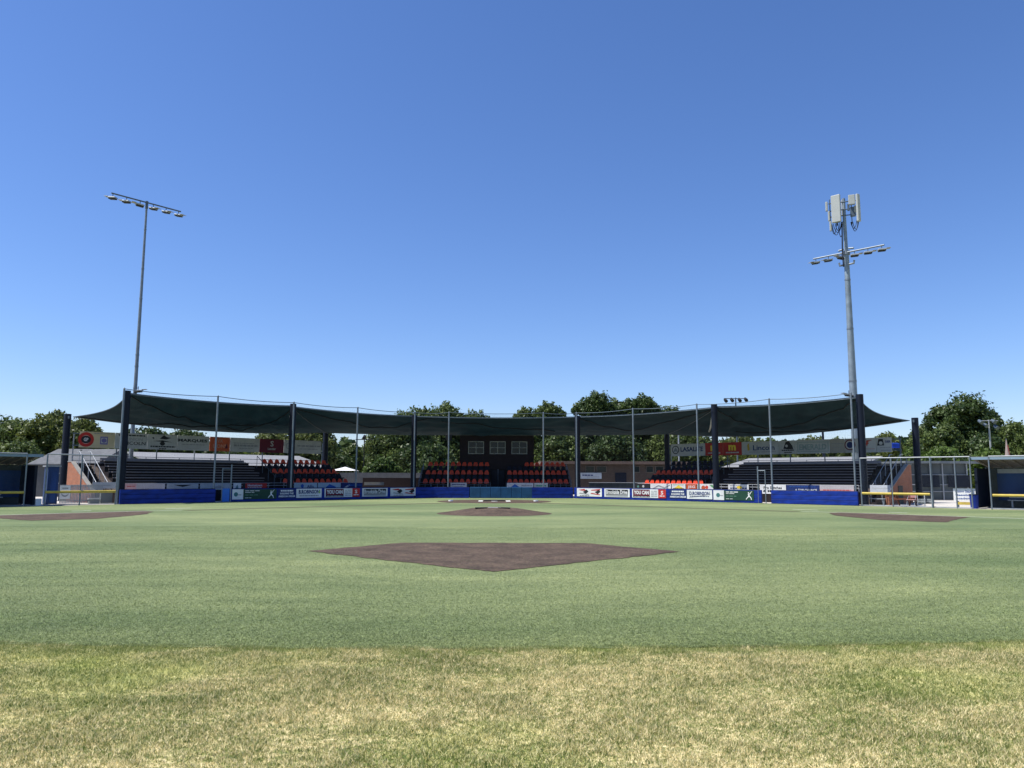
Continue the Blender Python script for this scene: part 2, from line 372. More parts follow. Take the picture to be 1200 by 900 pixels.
th = Thing('padded_wall', 'faded steel blue upright pads in the middle of the backstop behind home plate', 'padded wall', 'C', .5, .1, 0, 'blue padded walls round the backstop')
for i in range(6):
    x0 = -2.05+i*.87; m = MB(); m.bbox(x0, x0+.855, 0, .16, .02, .93, .03); th.part('pad', m, steelblue)
m = MB(); m.box(-2.08, 3.13, .165, .22, 0, .93); th.part('backing_board', m, navy)
pad_wall('R', .05, 16.4, 'blue padded wall carrying sponsor banners along the right wing')
pad_wall('R', 17.35, 23.1, 'long plain blue padded wall section at the right end of the backstop')

# gates in the gaps
def gate_frame(fr, x0, x1, label):
    th = Thing('gate_frame', label, 'gate', fr, (x0+x1)/2, .05, 0, 'gateways in the padded wall')
    m = MB(); m.tube([(x0, .05, 0), (x0, .05, 2.55)], .05, 10); th.part('post', m, steel)
    m = MB(); m.tube([(x1, .05, 0), (x1, .05, 2.3)], .035, 10); th.part('post', m, steel)
    m = MB(); m.tube([(x0, .05, 2.25), (x1, .05, 2.25)], .03, 8); th.part('top_rail', m, steel)
    return th
g = gate_frame('L', -16.12, -16.75, 'grey steel gateway beside the bright blue pad in the left wall gap')
m = MB(); m.bbox(-16.72, -16.2, .02, .14, .03, .92, .02); g.part('gate_pad', m, sidebin)
g = gate_frame('R', 16.42, 16.95, 'grey steel gateway in the right wall gap')
m = MB(); m.bbox(16.42, 16.66, .0, .14, .03, .92, .02); g.part('gate_pad', m, bluewall)

# ------------------------------------------------------------------ net poles, net
NETP = [('L', -23.35), ('L', -17.22), ('L', -11.39), ('L', -5.71), ('L', 0.1), ('C', -3.9), ('C', 4.13), ('R', 0.1), ('R', 5.89), ('R', 11.64), ('R', 17.33), ('R', 22.89)]
PN = ['at the far left end of the blue wall', 'at the left gate gap', 'in front of the second shade column from the left', 'between the YOU CAN and script banners left of centre',
      'at the left corner of the centre wall', 'carrying a black box left of the press box', 'just right of the press box windows', 'at the right corner of the centre wall',
      'rising behind the right YOU CAN banner', 'left of the shade column by the red arch signs', 'at the right gate gap', 'at the far right end of the blue wall']
tops = []
for (fr, x), nm in zip(NETP, PN):
    th = Thing('net_pole', 'thin grey steel net pole '+nm, 'pole', fr, x, .30, 0, 'thin poles holding the backstop net')
    m = MB(); m.tube([(x, .30, 0), (x, .30, 7.22)], .062, 12); th.part('pole', m, steel)
    m = MB(); m.tube([(x, .30, 7.22), (x, .30, 7.28)], .07, 12, .02); th.part('cap', m, dsteel)
    m = MB(); m.box(x-.12, x+.12, .225, .42, 0.0, .03); th.part('base_plate', m, dsteel)
    if fr == 'C' and x < 0:
        m = MB(); m.bbox(x-.24, x+.24, .37, .70, 4.85, 5.35, .03); s = th.part('loudspeaker', m, blackm)
    tops.append(P(fr, x, .30, 7.2))
th = Thing('backstop_net', 'fine dark backstop net hung from a cable along the grey poles', 'net', 'W', 0, 65.3)
m = MB()
for a, b in zip(tops[:-1], tops[1:]):
    if (a-b).length < .5: continue
    m.tube([a.lerp(b, i/8)-Vector((0, 0, .10*(1-(2*i/8-1)**2))) for i in range(9)], .025, 6)
th.part('cable', m, dsteel)
m = MB(); tw = .0016
for a, b in zip(tops[:-1], tops[1:]):
    d = b-a; ln = d.length
    if ln < .5: continue
    d.normalize(); k = int(ln/.10)
    for i in range(k):
        p = a+d*(i+.5)*ln/k; p.z = 0
        m.add([p-d*tw+Vector((0, 0, .95)), p+d*tw+Vector((0, 0, .95)), p+d*tw+Vector((0, 0, 7.1)), p-d*tw+Vector((0, 0, 7.1))], [(0, 1, 2, 3)])
    for i in range(61):
        z = .98+i*.10; q0 = Vector((a.x, a.y+.004, z)); q1 = Vector((b.x, b.y+.004, z)); w = Vector((0, 0, tw))
        m.add([q0-w, q1-w, q1+w, q0+w], [(0, 1, 2, 3)])
th.part('mesh', m, blackm)

# ------------------------------------------------------------------ shade columns
COLS = [('L', -23.0, .8, 7.15, 'tall navy shade column at the left end of the blue wall'), ('L', -11.15, .8, 7.15, 'tall navy shade column between bleachers and seats of the left stand'),
        ('L', .45, .8, 7.0, 'tall navy shade column at the left corner of the centre wall'), ('R', -.2, .8, 7.0, 'tall navy shade column at the right corner of the centre wall'),
        ('R', 12.8, .8, 7.15, 'tall navy shade column in front of the red arch signs'), ('R', 23.25, .8, 7.15, 'tall navy shade column at the right end of the blue wall'),
        ('L', -23.75, 9.6, 6.1, 'shorter navy shade column standing behind the left fence'), ('L', -2.6, 9.6, 5.95, 'navy rear shade column at the centre end of the left sign row'),
        ('R', 3.1, 9.6, 5.95, 'navy rear shade column at the centre end of the right sign row'), ('R', 23.95, 9.6, 6.1, 'shorter navy shade column standing behind the right fence')]
for fr, x, t, h, lb in COLS:
    th = Thing('shade_column', lb, 'column', fr, x, t, 0, 'navy columns carrying the shade canopies')
    m = MB(); m.tube([(x, t, 0), (x, t, h)], .23, 20); th.part('shaft', m, navy)
    m = MB(); m.box(x-.35, x+.35, t-.35, t+.35, 0, .04); th.part('base_plate', m, dsteel)
    sg = -.0
    m = MB(); m.box(x-.05, x+.05, t+.22 if t < 5 else t-.36, t+.36 if t < 5 else t-.22, h-.34, h-.16); th.part('cable_lug', m, dsteel)

# ------------------------------------------------------------------ canopies
cloth = mat('green_shade_cloth', (.004, .013, .017), .8, 0, .22, .8, trans=.2, alt=(.009, .024, .028), stretch=(1, 1, 1))
hemm = mat('pale_canopy_hem', (.45, .47, .45), .6)
def canopy(front, rear, label, sag_f, sag_r, nu=80, nv=30, seed=0, seamu=(), pull=(.03, .03)):
    def along(pl, u):
        L_ = [(b-a).length for a, b in zip(pl[:-1], pl[1:])]; s = u*sum(L_)
        for i, l in enumerate(L_):
            if s <= l+1e-9: return pl[i].lerp(pl[i+1], s/l), i, s/l
            s -= l
        return pl[-1].copy(), len(L_)-1, 1.
    r = random.Random(seed); ph = [r.random()*6 for _ in range(6)]
    c = sum(front+rear, Vector())/len(front+rear)
    th = Thing('shade_canopy', label, 'shade canopy', 'W', c.x, c.y, 0, 'green shade cloth canopies')
    def S(u, v):
        a, i, fa = along(front, u); b, j, fb = along(rear, u)
        a = a-Vector((0, 0, sag_f*4*fa*(1-fa))); b = b-Vector((0, 0, sag_r*4*u*(1-u)))
        inn = (c-b); inn.z = 0; b = b+inn.normalized()*sag_r*.35*4*u*(1-u)
        p = a.lerp(b, v); e = min(1, 6*min(v, 1-v))*min(1, 8*min(u, 1-u))
        p.z -= .30*4*v*(1-v)*(.5+.5*math.sin(math.pi*u))
        p.z += e*(.045*math.sin(u*31+v*5+ph[0])+.05*math.sin(u*12-v*9+ph[1])+.035*math.sin(u*60+v*3+ph[2])+.035*math.sin(v*26+u*4+ph[3])+.03*math.sin(u*95-v*7+ph[4]))
        k = math.sin(math.pi*v)*.5; p2 = p.lerp(Vector((c.x, c.y, p.z)), k*(pull[0] if u < .5 else pull[1])*abs(2*u-1)**8)
        return p2
    m = MB(); vs = [S(i/nu, j/nv) for i in range(nu+1) for j in range(nv+1)]
    m.add(vs, [(i*(nv+1)+j, (i+1)*(nv+1)+j, (i+1)*(nv+1)+j+1, i*(nv+1)+j+1) for i in range(nu) for j in range(nv)], True)
    th.part('cloth', m, cloth)
    m = MB()
    for uu in (0, 1): m.tube([S(uu, j/nv) for j in range(nv+1)], .03, 6)
    m.tube([S(i/nu, 1) for i in range(nu+1)], .025, 6); th.part('hem', m, dsteel)
    m = MB(); m.tube([S(i/nu, 0) for i in range(nu+1)], .03, 6)
    k = int(nu*3)                                                  # lacing along the front cable
    for i in range(k):
        q = S((i+.5)/k, 0); m.add([q+Vector((-.05, 0, -.02)), q+Vector((.05, 0, -.02)), q+Vector((.03, 0, .09)), q+Vector((-.03, 0, .09))], [(0, 1, 2, 3)])
    th.part('lacing', m, dsteel)
    m = MB()
    for (u0, v0, u1, v1) in seamu:
        m.tube([S(u0+(u1-u0)*i/16, v0+(v1-v0)*i/16)-Vector((0, 0, .06)) for i in range(17)], .04, 6)
    th.part('stay_cable', m, blackm)
    return th, S
fz, rz = 6.95, 5.85
canopy([P('L', -22.85, .95, fz), P('L', -11.25, .95, fz)], [P('L', -23.45, 9.4, rz+.05), P('L', -2.5, 9.4, rz-.12)],
       'dark green shade canopy over the left bleachers', .14, .48, seed=1, pull=(.16, 0), seamu=((0, 0, .62, .75), (.62, .75, 1, .02), (.0, .95, .7, .5)))
canopy([P('L', -11.2, .97, fz-.03), P('L', .4, 1.05, 6.9), P('R', -.2, 1.05, 6.9), P('R', 12.9, .97, fz-.03)], [P('L', -2.7, 9.4, 5.68), P('C', -8.2, 7.6, 5.70), P('C', 8.4, 7.6, 5.74), P('R', 3.3, 9.4, 5.66)],
       'wide dark green shade canopy over the press box and centre seats', .12, .03, nu=140, seed=2, pull=(0, 0), seamu=((0, 0, .2, .5), (.2, .5, .34, 0), (.66, 0, .85, .6), (.85, .6, 1, 0), (.36, .1, .64, .55)))
canopy([P('R', 12.8, .95, fz), P('R', 23.1, .95, fz)], [P('R', 3.1, 9.4, rz-.16), P('R', 23.65, 9.4, rz+.05)],
       'dark green shade canopy over the right bleachers', .14, .62, seed=3, pull=(0, .16), seamu=((0, 0, .5, .6), (.5, .6, 1, 0), (.3, .7, 1, .9)))
for fr, a, b, lb in (('L', (-10.9, 1.6, 6.3), (-8.2, 5.6, 5.75), 'left'), ('R', (12.2, 1.6, 6.5), (8.6, 7.4, 5.6), 'right')):
    m = MB(); pa, pb = Vector(a), Vector(b)
    m.tube([pa.lerp(pb, i/10)-Vector((0, 0, .25*4*(i/10)*(1-i/10))) for i in range(11)], .075, 6)
    single('sunlit_seam', m, whitem, f'white tube standing in for the sunlit seam at the {lb} joint of the canopies', 'sunlit seam', fr, a[0], a[1], a[2], 'white tubes standing in for sunlit canopy seams')  # white tube paints the sunlight on the seam between two canopies

# ------------------------------------------------------------------ grandstands
ROW0 = .85; RISE = .39; T0 = 2.5; PITCHT = .8
def tread(k): return ROW0+RISE*k
def stepped(m, x0, x1, rows=5, back=8.0):
    prof = [(T0, 0), (T0, tread(0))]
    for k in range(1, rows): tt = T0+1.05+PITCHT*(k-1); prof += [(tt, tread(k-1)), (tt, tread(k))]
    prof += [(back, tread(rows-1)), (back, 0)]
    m.prism_x(prof[::-1], x0, x1)
def rail(m, x0, x1, t, z0, z1, n, r=.022):
    for z in (z1, (z0+z1)/2+.05): m.tube([(x0, t, z), (x1, t, z)], r, 6)
    for i in range(n+1): x = x0+(x1-x0)*i/n; m.tube([(x, t, z0), (x, t, z1)], r, 6)
def seat_mesh():
    m = MB(); prof = [(.0, .36), (.02, .40), (.36, .385), (.44, .42), (.50, .62), (.53, .76), (.50, .765), (.45, .62), (.40, .45), (.35, .42), (.04, .43), (0, .41)]
    xs = [-.205, -.17, 0, .17, .205]; vs = []; n = len(prof)
    for i, x in enumerate(xs):
        for (a, b) in prof:
            e = abs(x)/.205; bb = b-(.12*e**4 if b > .55 else 0)+(.03*e**4 if b < .45 else 0); aa = a+(-.05*e**2 if b > .55 else 0)
            vs.append((x*(.74 if b > .7 else 1), aa, bb))
    fs = [(i*n+j, i*n+(j+1) % n, (i+1)*n+(j+1) % n, (i+1)*n+j) for i in range(len(xs)-1) for j in range(n)]
    fs += [list(range(n))[::-1], [(len(xs)-1)*n+j for j in range(n)]]
    m.add(vs, fs, False); m.m = 1; m.box(-.03, .03, .18, .24, 0, .37); m.box(-.2, .2, .15, .27, .345, .365)
    return m
SEATR = seat_mesh().mesh('stadium_seat', [redseat, dsteel]); SEATN = seat_mesh().mesh('stadium_seat', [navyseat, dsteel])
sfirst = {}
def seats(fr, x0, x1, n, k, red, where, gaps=()):
    for i in range(n):
        if i in gaps: continue
        x = x0+(x1-x0)*(i+.5)/n; key = red
        o = sfirst.get(key)
        if o is None:
            o = bpy.data.objects.new('stadium_seat', SEATR if red else SEATN); sfirst[key] = o
        else: o = o.copy()
        COL.objects.link(o); o.location = P(fr, x, T0+.45+PITCHT*k+(0.0 if k == 0 else .12), tread(k)); o.rotation_euler = (0, 0, RZ[fr])
        rown = ['front', 'second', 'third', 'fourth', 'top'][k]
        tag(o, f"{'red' if red else 'navy'} seat, {rown} row {where}, {ORD[i]} from the left", 'seat', f"{'red' if red else 'navy'} seats {where}")
def stand(fr, sg, xs, label):
    # xs = (bleach outer, bleach inner, seats outer, seats inner) as absolute local x, sg = outward sign
    bo, bi, so, si = xs; x_end = bo+sg*1.45
    th = Thing('grandstand', label, 'grandstand', fr, (bo+si)/2, 5, 0, 'grandstands round home plate')
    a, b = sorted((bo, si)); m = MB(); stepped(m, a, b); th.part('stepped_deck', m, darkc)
    # nosing strips and bench planks
    a, b = sorted((bo, bi))
    for k in range(5):
        tt = T0+.5+PITCHT*k+(0 if k == 0 else .08)
        m = MB(); m.box(a+.1, b-.05, tt, tt+.28, tread(k)+.36, tread(k)+.41)
        bo_ = th.part('bench', m, benchm)
        m = MB(); m.box(a+.14, b-.09, tt+.12, tt+.18, tread(k)+.005, tread(k)+.355); th.part('riser_board', m, darkc, bo_)
        m = MB(); m.box(a+.12, b-.07, tt+.02, tt+.117, tread(k)+.165, tread(k)+.205); th.part('foot_plank', m, benchm, bo_)
        if k:
            m = MB(); tn = T0+1.05+PITCHT*(k-1); m.box(a+.02, b-.02, tn-.03, tn+.05, tread(k)-.03, tread(k)+.03); th.part('step_nosing', m, benchm)
    m = MB(); m.box(a+.1, b-.05, 6.9, 7.2, tread(4)+.40, tread(4)+.45); m.box(a+.1, b-.05, 7.25, 7.3, tread(4)+.2, tread(4)+.6); th.part('bench', m, benchm)
    # aisle rail
    m = MB(); xa = (bi+so)/2
    pts = [(xa, T0+.9, tread(0)+.95), (xa, 6.2, tread(4)+.95)]; m.tube(pts, .025, 6)
    for q in range(4): f = q/3; p = Vector(pts[0]).lerp(Vector(pts[1]), f); m.tube([(p.x, p.y, p.z-.95), p], .022, 6)
    th.part('aisle_handrail', m, dsteel)
    # back rail
    a2, b2 = sorted((x_end, si)); m = MB(); rail(m, a2, b2, 7.9, tread(4), tread(4)+.72, 8); th.part('back_rail', m, steel)
    m = MB(); m.box(a2, b2, 7.96, 8.0, tread(4), tread(4)+.22); th.part('back_board', m, maroon)
    # front rail with kick pipe
    a3, b3 = sorted((bo, si)); m = MB(); rail(m, a3, b3, T0+.04, .80, 1.27, 14, .02); th.part('front_rail', m, lsteel)
    # outer stairs + brick end wall
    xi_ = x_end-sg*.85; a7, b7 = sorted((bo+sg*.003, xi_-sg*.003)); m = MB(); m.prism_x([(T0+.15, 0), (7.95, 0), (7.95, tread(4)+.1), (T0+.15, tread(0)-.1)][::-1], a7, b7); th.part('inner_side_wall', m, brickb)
    a4, b4 = sorted((xi_, x_end)); m = MB(); nst = 14; prof = [(T0+.2, 0)]
    for i in range(nst):
        tt = T0+.2+i*.30; prof += [(tt, (i)*tread(4)/nst+.0), (tt, (i+1)*tread(4)/nst)]
    prof = [prof[0]]+prof[2:]; prof += [(8.0, tread(4)), (8.0, 0)]
    m.prism_x(prof[::-1], a4+(.0 if sg < 0 else .004), b4-(.004 if sg < 0 else .0)); th.part('stairs', m, darkc)
    xe = x_end+sg*.22; a5, b5 = sorted((x_end+sg*.003, xe))
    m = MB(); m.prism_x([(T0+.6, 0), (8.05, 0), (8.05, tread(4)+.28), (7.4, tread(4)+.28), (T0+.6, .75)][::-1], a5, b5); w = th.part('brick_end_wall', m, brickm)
    m = MB(); m.prism_x([(T0+.5, .76), (7.38, tread(4)+.285), (8.1, tread(4)+.285), (8.1, tread(4)+.33), (7.36, tread(4)+.33), (T0+.5, .805)][::-1], a5-.03, b5+.03)
    th.part('coping', m, mat('grey_coping', (.24, .23, .21), .9), w)
    # brick wall between stair and bleacher (shaded side)
    a6, b6 = sorted((bo-sg*.02, bo-sg*.2)); m = MB(); m.prism_x([(T0+.1, tread(0)), (7.9, tread(4)+.1), (7.9, tread(4)+.45), (T0+.1, tread(0)+.38)][::-1], a6, b6)
    # two handrails
    for xx in (xi_+sg*.05, x_end-sg*.10):
        m = MB(); p0 = Vector((xx, T0+.3, 1.05)); p1 = Vector((xx, 6.9, tread(4)+1.0)); m.tube([p0, p1, p1+Vector((0, .5, 0))], .024, 8)
        for q in range(5): p = p0.lerp(p1, q/4); m.tube([(p.x, p.y, max(.05, p.z-1.0)), p], .022, 6)
        th.part('handrail', m, lsteel)
    if sg > 0:
        m = MB(); m.box(b5+.004, b5+.03, 5.0, 5.9, 0, 1.25); th.part('door', m, blackm, w)
    return th
stand('L', -1, (-22.3, -11.5, -10.5, -4.2), 'dark bleacher stand with red seats and brick end wall on the left wing')
stand('R', 1, (22.3, 11.6, 10.45, 4.7), 'dark bleacher stand with brick end wall on the right wing')
for k, red in enumerate((1, 0, 1, 0, 1)): seats('L', -10.35, -4.3, 11, k, red, 'of the left stand')
for k, red in enumerate((1, 0, 1, 0, 0)): seats('R', 4.8, 10.3, 11, k, red, 'of the right stand', gaps=(0,) if k > 2 else ())
# centre stand
th = Thing('grandstand', 'centre seating stand split by a dark aisle below the press box', 'grandstand', 'C', 0, 5, 0, 'grandstands round home plate')
for a, b in ((-6.6, -.35), (1.0, 6.7)):
    m = MB(); stepped(m, a, b); th.part('stepped_deck', m, darkc)
    m = MB(); rail(m, a, b, T0+.04, .80, 1.27, 6, .02); th.part('front_rail', m, dsteel)
m = MB(); m.box(-.345, .995, 2.9, 6.9, 0, .85); th.part('aisle_floor', m, darkc)
for xx in (-6.62, 6.72):
    m = MB(); p0 = Vector((xx, T0+.1, tread(0)+.5)); p1 = Vector((xx, 7.5, tread(4)+.6))
    m.tube([p0, p1], .02, 6); m.tube([p0-Vector((0, 0, .3)), p1-Vector((0, 0, .3))], .02, 6)
    for q in range(7): p = p0.lerp(p1, q/6); m.tube([(p.x, p.y, p.z-.6), p], .02, 6)
    th.part('side_rail', m, dsteel)
for k, red in enumerate((1, 0, 1, 0, 1)):
    seats('C', -6.35+.04*k, -.45, 11, k, red, 'left of the press box steps')
    if k < 4: seats('C', 1.1, 6.55, 11, k, red, 'right of the press box steps')
    else: seats('C', 2.75, 6.55, 8, k, red, 'right of the press box steps')

# press box
PBT = 6.75
th = Thing('press_box', 'dark maroon press box with three white framed windows under the canopy', 'press box', 'C', .2, 8.2)
m = MB()
wins = [(-2.47, -1.0), (-.46, 1.01), (1.56, 3.03)]; z0, z1 = 3.89, 5.07
xs = [-3.25]+[q for w in wins for q in w]+[3.65]
for i in range(0, len(xs), 2): m.box(xs[i], xs[i+1], PBT, PBT+.12, 2.45, 5.62)
for a, b in wins: m.box(a, b, PBT, PBT+.12, 2.45, z0); m.box(a, b, PBT, PBT+.12, z1, 5.62)
m.box(-3.25, -3.13, PBT+.12, 9.6, 2.45, 5.62); m.box(3.53, 3.65, PBT+.12, 9.6, 2.45, 5.62); m.box(-3.13, 3.53, 9.5, 9.6, 2.45, 5.62)
m.box(-3.13, 3.53, PBT+.12, 9.5, 2.45, 2.55)
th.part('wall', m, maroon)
m = MB(); m.box(-3.25, 3.65, PBT, 9.65, 5.623, 5.68); th.part('roof', m, dsteel)
for a, b in wins:
    m = MB(); w = .07
    for q in ((a, a+w, z0, z1), (b-w, b, z0, z1), (a+w, b-w, z0, z0+w), (a+w, b-w, z1-w, z1), ((a+b)/2-.03, (a+b)/2+.03, z0+w, z1-w)): m.box(q[0], q[1], PBT-.03, PBT+.05, q[2], q[3])
    m.box(a+w, (a+b)/2-.03, PBT-.02, PBT+.04, (z0+z1)/2-.025, (z0+z1)/2+.025); m.box((a+b)/2+.03, b-w, PBT-.02, PBT+.04, (z0+z1)/2-.025, (z0+z1)/2+.025)
    f = th.part('window', m, mat('window_frame_paint', (.26, .28, .26), .6))
    m = MB(); m.box(a+w, b-w, PBT+.06, PBT+.08, z0+w, z1-w); th.part('pane', m, glassm, f)
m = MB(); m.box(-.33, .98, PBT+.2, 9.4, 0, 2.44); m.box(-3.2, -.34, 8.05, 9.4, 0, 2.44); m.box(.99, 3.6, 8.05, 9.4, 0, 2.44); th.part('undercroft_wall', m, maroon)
m = MB(); m.box(-.30, .30, PBT+.15, PBT+.195, .86, 2.42); m.box(.34, .95, PBT+.15, PBT+.195, .86, 2.42); th.part('door', m, navy)
m = MB(); m.tube([(.32, PBT-.1, .85), (.32, PBT-.1, 2.5)], .03, 8); th.part('door_post', m, steel)

# ------------------------------------------------------------------ banners
CM = {}
def colm(c):
    k = tuple(c)
    if k not in CM: CM[k] = mat('print_%d' % len(CM), c, .6, 0, .14, 1.3, bump=.35, bscale=2.5)
    return CM[k]
W_ = (.66, .67, .66); WG = (.46, .47, .46); K = (.02, .022, .025); NV = (.012, .03, .13); RD = (.42, .03, .025); GN = (.015, .055, .035); MR = (.12, .012, .03)
CR = (.55, .47, .30); OR = (.50, .10, .04); GR = (.26, .27, .28); YL = (.75, .55, .05); PU = (.16, .14, .32); PK = (.55, .33, .33); BL = (.02, .10, .38)
def textpolys(s, bold=.02):
    cu = bpy.data.curves.new('t', 'FONT'); cu.body = s; cu.size = 1; cu.offset = bold; cu.resolution_u = 2
    o = bpy.data.objects.new('t', cu); COL.objects.link(o); bpy.context.view_layer.update()
    me = bpy.data.meshes.new_from_object(o.evaluated_get(bpy.context.evaluated_depsgraph_get()))
    v = [tuple(q.co) for q in me.vertices]; f = [tuple(p.vertices) for p in me.polygons]
    bpy.data.objects.remove(o); bpy.data.curves.remove(cu); bpy.data.meshes.remove(me)
    return v, f
def banner(fr, t, x0, x1, z0, z1, bg, items, label, group, th_=.02, name='sponsor_banner'):
    w, h = x1-x0, z1-z0; m = MB(); mats = [colm(bg)]; m.box(x0, x1, t, t+th_, z0, z1); lay = [0]
    def use(c):
        mm = colm(c)
        if mm not in mats: mats.append(mm)
        m.m = mats.index(mm)
    def flat(pts):
        y = t-.002-.0015*lay[0]
        m.add([(x0+a*w, y, z0+b*h) for a, b in pts], [list(range(len(pts)))])
    for it in items:
        lay[0] += 1; k = it[0]
        if k == 'r': use(it[5]); _, a, b, c, d, _c = it; flat([(a, b), (c, b), (c, d), (a, d)])
        elif k == 'd':
            _, cx, cy, r, c = it[:5]; use(c); n = 28; q = it[5] if len(it) > 5 else 1
            flat([(cx+r*q*h/w*math.cos(2*math.pi*i/n), cy+r*math.sin(2*math.pi*i/n)) for i in range(n)])
        elif k == 'p': use(it[2]); flat(it[1])
        elif k == 't':
            _, s, cx, cy, tw_, thh, c = it[:7]; use(c); v, f = textpolys(s, it[7] if len(it) > 7 else .02)
            xs_ = [q[0] for q in v]; ys_ = [q[1] for q in v]; mw = max(xs_)-min(xs_); mh = max(ys_)-min(ys_)
            sx = tw_*w/mw; sz = thh*h/mh; y = t-.002-.0015*lay[0]
            m.add([(x0+cx*w+(q[0]-min(xs_)-mw/2)*sx, y, z0+cy*h+(q[1]-min(ys_)-mh/2)*sz) for q in v], f)
        elif k == 'b':                                               # a line of small print
            _, a, b, cy, hh, c = it; use(c); r = random.Random(int(a*97+cy*31+b*13)); x = a
            while x < b-.01:
                l = min(b-x, r.uniform(.05, .13)); flat([(x, cy-hh/2), (x+l, cy-hh/2), (x+l, cy+hh/2), (x, cy+hh/2)]); x += l+.018
        elif k == 'fig':                                             # batter silhouette
            _, cx, cy, s_, c = it; use(c); A = h/w
            def limb(pa, pb, wd):
                a = Vector((pa[0], pa[1])); b = Vector((pb[0], pb[1])); d = (b-a).normalized(); n_ = Vector((-d.y, d.x))*wd/2
                flat([(cx+q.x*s_*A, cy+q.y*s_) for q in (a-n_, b-n_, b+n_, a+n_)])
            for q in (((0, .0), (-.05, .28), .2), ((0, 0), (.25, -.2), .12), ((.25, -.2), (.33, -.46), .1), ((0, 0), (-.22, -.2), .12), ((-.22, -.2), (-.42, -.44), .1), ((-.03, .25), (.22, .3), .09), ((.22, .3), (.2, .5), .05), ((.18, .32), (.42, .62), .05)):
                limb(*q); lay[0] += 1
            flat([(cx+(-.05+.09*math.cos(i*.7))*s_*A, cy+(.4+.09*math.sin(i*.7))*s_) for i in range(9)])
    o = single(name, m, mats, label, 'banner' if name == 'sponsor_banner' else 'sign', fr, (x0+x1)/2, t, z0, group)
    return o
def pxb(fr, t, u0, u1): return lx(fr, u0, t), lx(fr, u1, t)

# wall banners -------------------------------------------------------
GW = 'sponsor banners on the blue padded wall'
S_logo = [('t', 'S', .5, .64, .32, .5, W_), ('b', .2, .8, .22, .12, W_)]
YC = [('r', .03, .22, .53, .95, MR), ('r', .03, .06, .53, .22, K), ('t', 'YOU CAN', .28, .60, .45, .46, W_, .05), ('b', .06, .5, .14, .06, WG),
      ('b', .57, .75, .78, .07, GR), ('b', .57, .75, .58, .07, GR), ('b', .57, .75, .38, .07, GR), ('b', .57, .75, .2, .07, GR), ('r', .78, 0.0, 1, 1, RD),
      ('t', 'S', .89, .62, .07, .42, W_), ('b', .82, .96, .24, .1, W_)]
SCRIPT = [('r', .06, .34, .94, .9, K), ('t', 'Brookside Drive', .5, .60, .84, .48, W_, .03), ('r', .06, .22, .94, .30, K), ('r', .06, .08, .94, .16, GR)]
PLAY = [('p', [(.05, .8), (.3, .92), (.42, .7), (.2, .7)], RD), ('p', [(.55, .82), (.95, .95), (.92, .75), (.6, .72)], RD), ('p', [(.24, .55), (.4, .86), (.47, .6), (.36, .3)], K),
        ('p', [(.72, .55), (.9, .86), (.95, .6), (.84, .3)], K), ('p', [(.08, .35), (.45, .22), (.5, .28), (.12, .45)], GR), ('p', [(.55, .35), (.92, .18), (.95, .26), (.6, .45)], RD), ('b', .12, .5, .1, .06, K)]
GREEN = [('r', 0, 0, .27, 1, W_), ('d', .12, .5, .22, (.05, .16, .16)), ('b', .17, .25, .45, .08, GR), ('b', .32, .62, .84, .09, W_), ('b', .32, .55, .68, .08, WG), ('b', .32, .58, .42, .05, (.15, .3, .2)), ('b', .32, .5, .14, .07, WG), ('fig', .89, .46, .8, W_)]
GREENL = [('r', 0, 0, .24, 1, W_), ('d', .08, .5, .22, (.05, .16, .16)), ('b', .13, .2, .45, .08, GR), ('b', .28, .6, .84, .09, WG), ('b', .28, .5, .68, .08, WG), ('b', .28, .58, .42, .05, (.15, .3, .2)), ('b', .28, .42, .14, .07, WG), ('fig', .87, .46, .8, W_)]
NAVY = [('b', .15, .85, .8, .16, W_), ('t', 'BUILDING THE', .5, .5, .76, .2, W_, .04), ('t', 'AMERICAN DREAM', .5, .2, .94, .2, W_, .04)]
ROB = [('t', 'D.ROBINSON', .5, .62, .8, .40, NV, .04), ('p', [(.1, .12), (.5, .26), (.94, .52), (.93, .6), (.5, .35), (.1, .2)], GR), ('b', .12, .88, .3, .08, NV)]
ROBL = [('t', 'B.ROBINSON', .5, .66, .82, .44, NV, .04), ('p', [(.86, .55), (.95, .5), (.92, .85)], (.3, .5, .1)), ('b', .12, .88, .22, .12, GR)]
for u0, u1, bg, it, lb in ((273, 325, GN, GREENL, 'green banner with white emblem end and white batter figure on the left wall'),
                           (326.5, 347, NV, NAVY, 'navy banner with three lines of white lettering on the left wall'),
                           (348, 377.5, W_, ROBL, 'white banner reading B.ROBINSON on the left wall'),
                           (381, 422, W_, YC, 'YOU CAN banner on the left wall'),
                           (425, 454.5, W_, SCRIPT, 'white banner with black strip and script lettering on the left wall'),
                           (458, 487.5, W_, PLAY, 'white banner with red and black player shapes on the left wall')):
    a, b = pxb('L', -.03, u0, u1); banner('L', -.03, a, b, .17 if bg == GN else .2, .86, bg, it, lb, GW)
for u0, u1, bg, it, lb in ((676, 705, W_, PLAY, 'white banner with red and black player shapes on the right wall'),
                           (708, 737.5, W_, SCRIPT, 'white banner with black strip and script lettering on the right wall'),
                           (740.5, 780, W_, YC, 'YOU CAN banner on the right wall'),
                           (784, 804, NV, NAVY, 'navy banner with three lines of white lettering on the right wall'),
                           (804.5, 834, W_, ROB, 'white banner reading D.ROBINSON on the right wall'),
                           (835.5, 882.5, GN, GREEN, 'green banner with white emblem end and white batter figure on the right wall')):
    a, b = pxb('R', -.03, u0, u1); banner('R', -.03, a, b, .17 if bg == GN else .2, .86, bg, it, lb, GW)
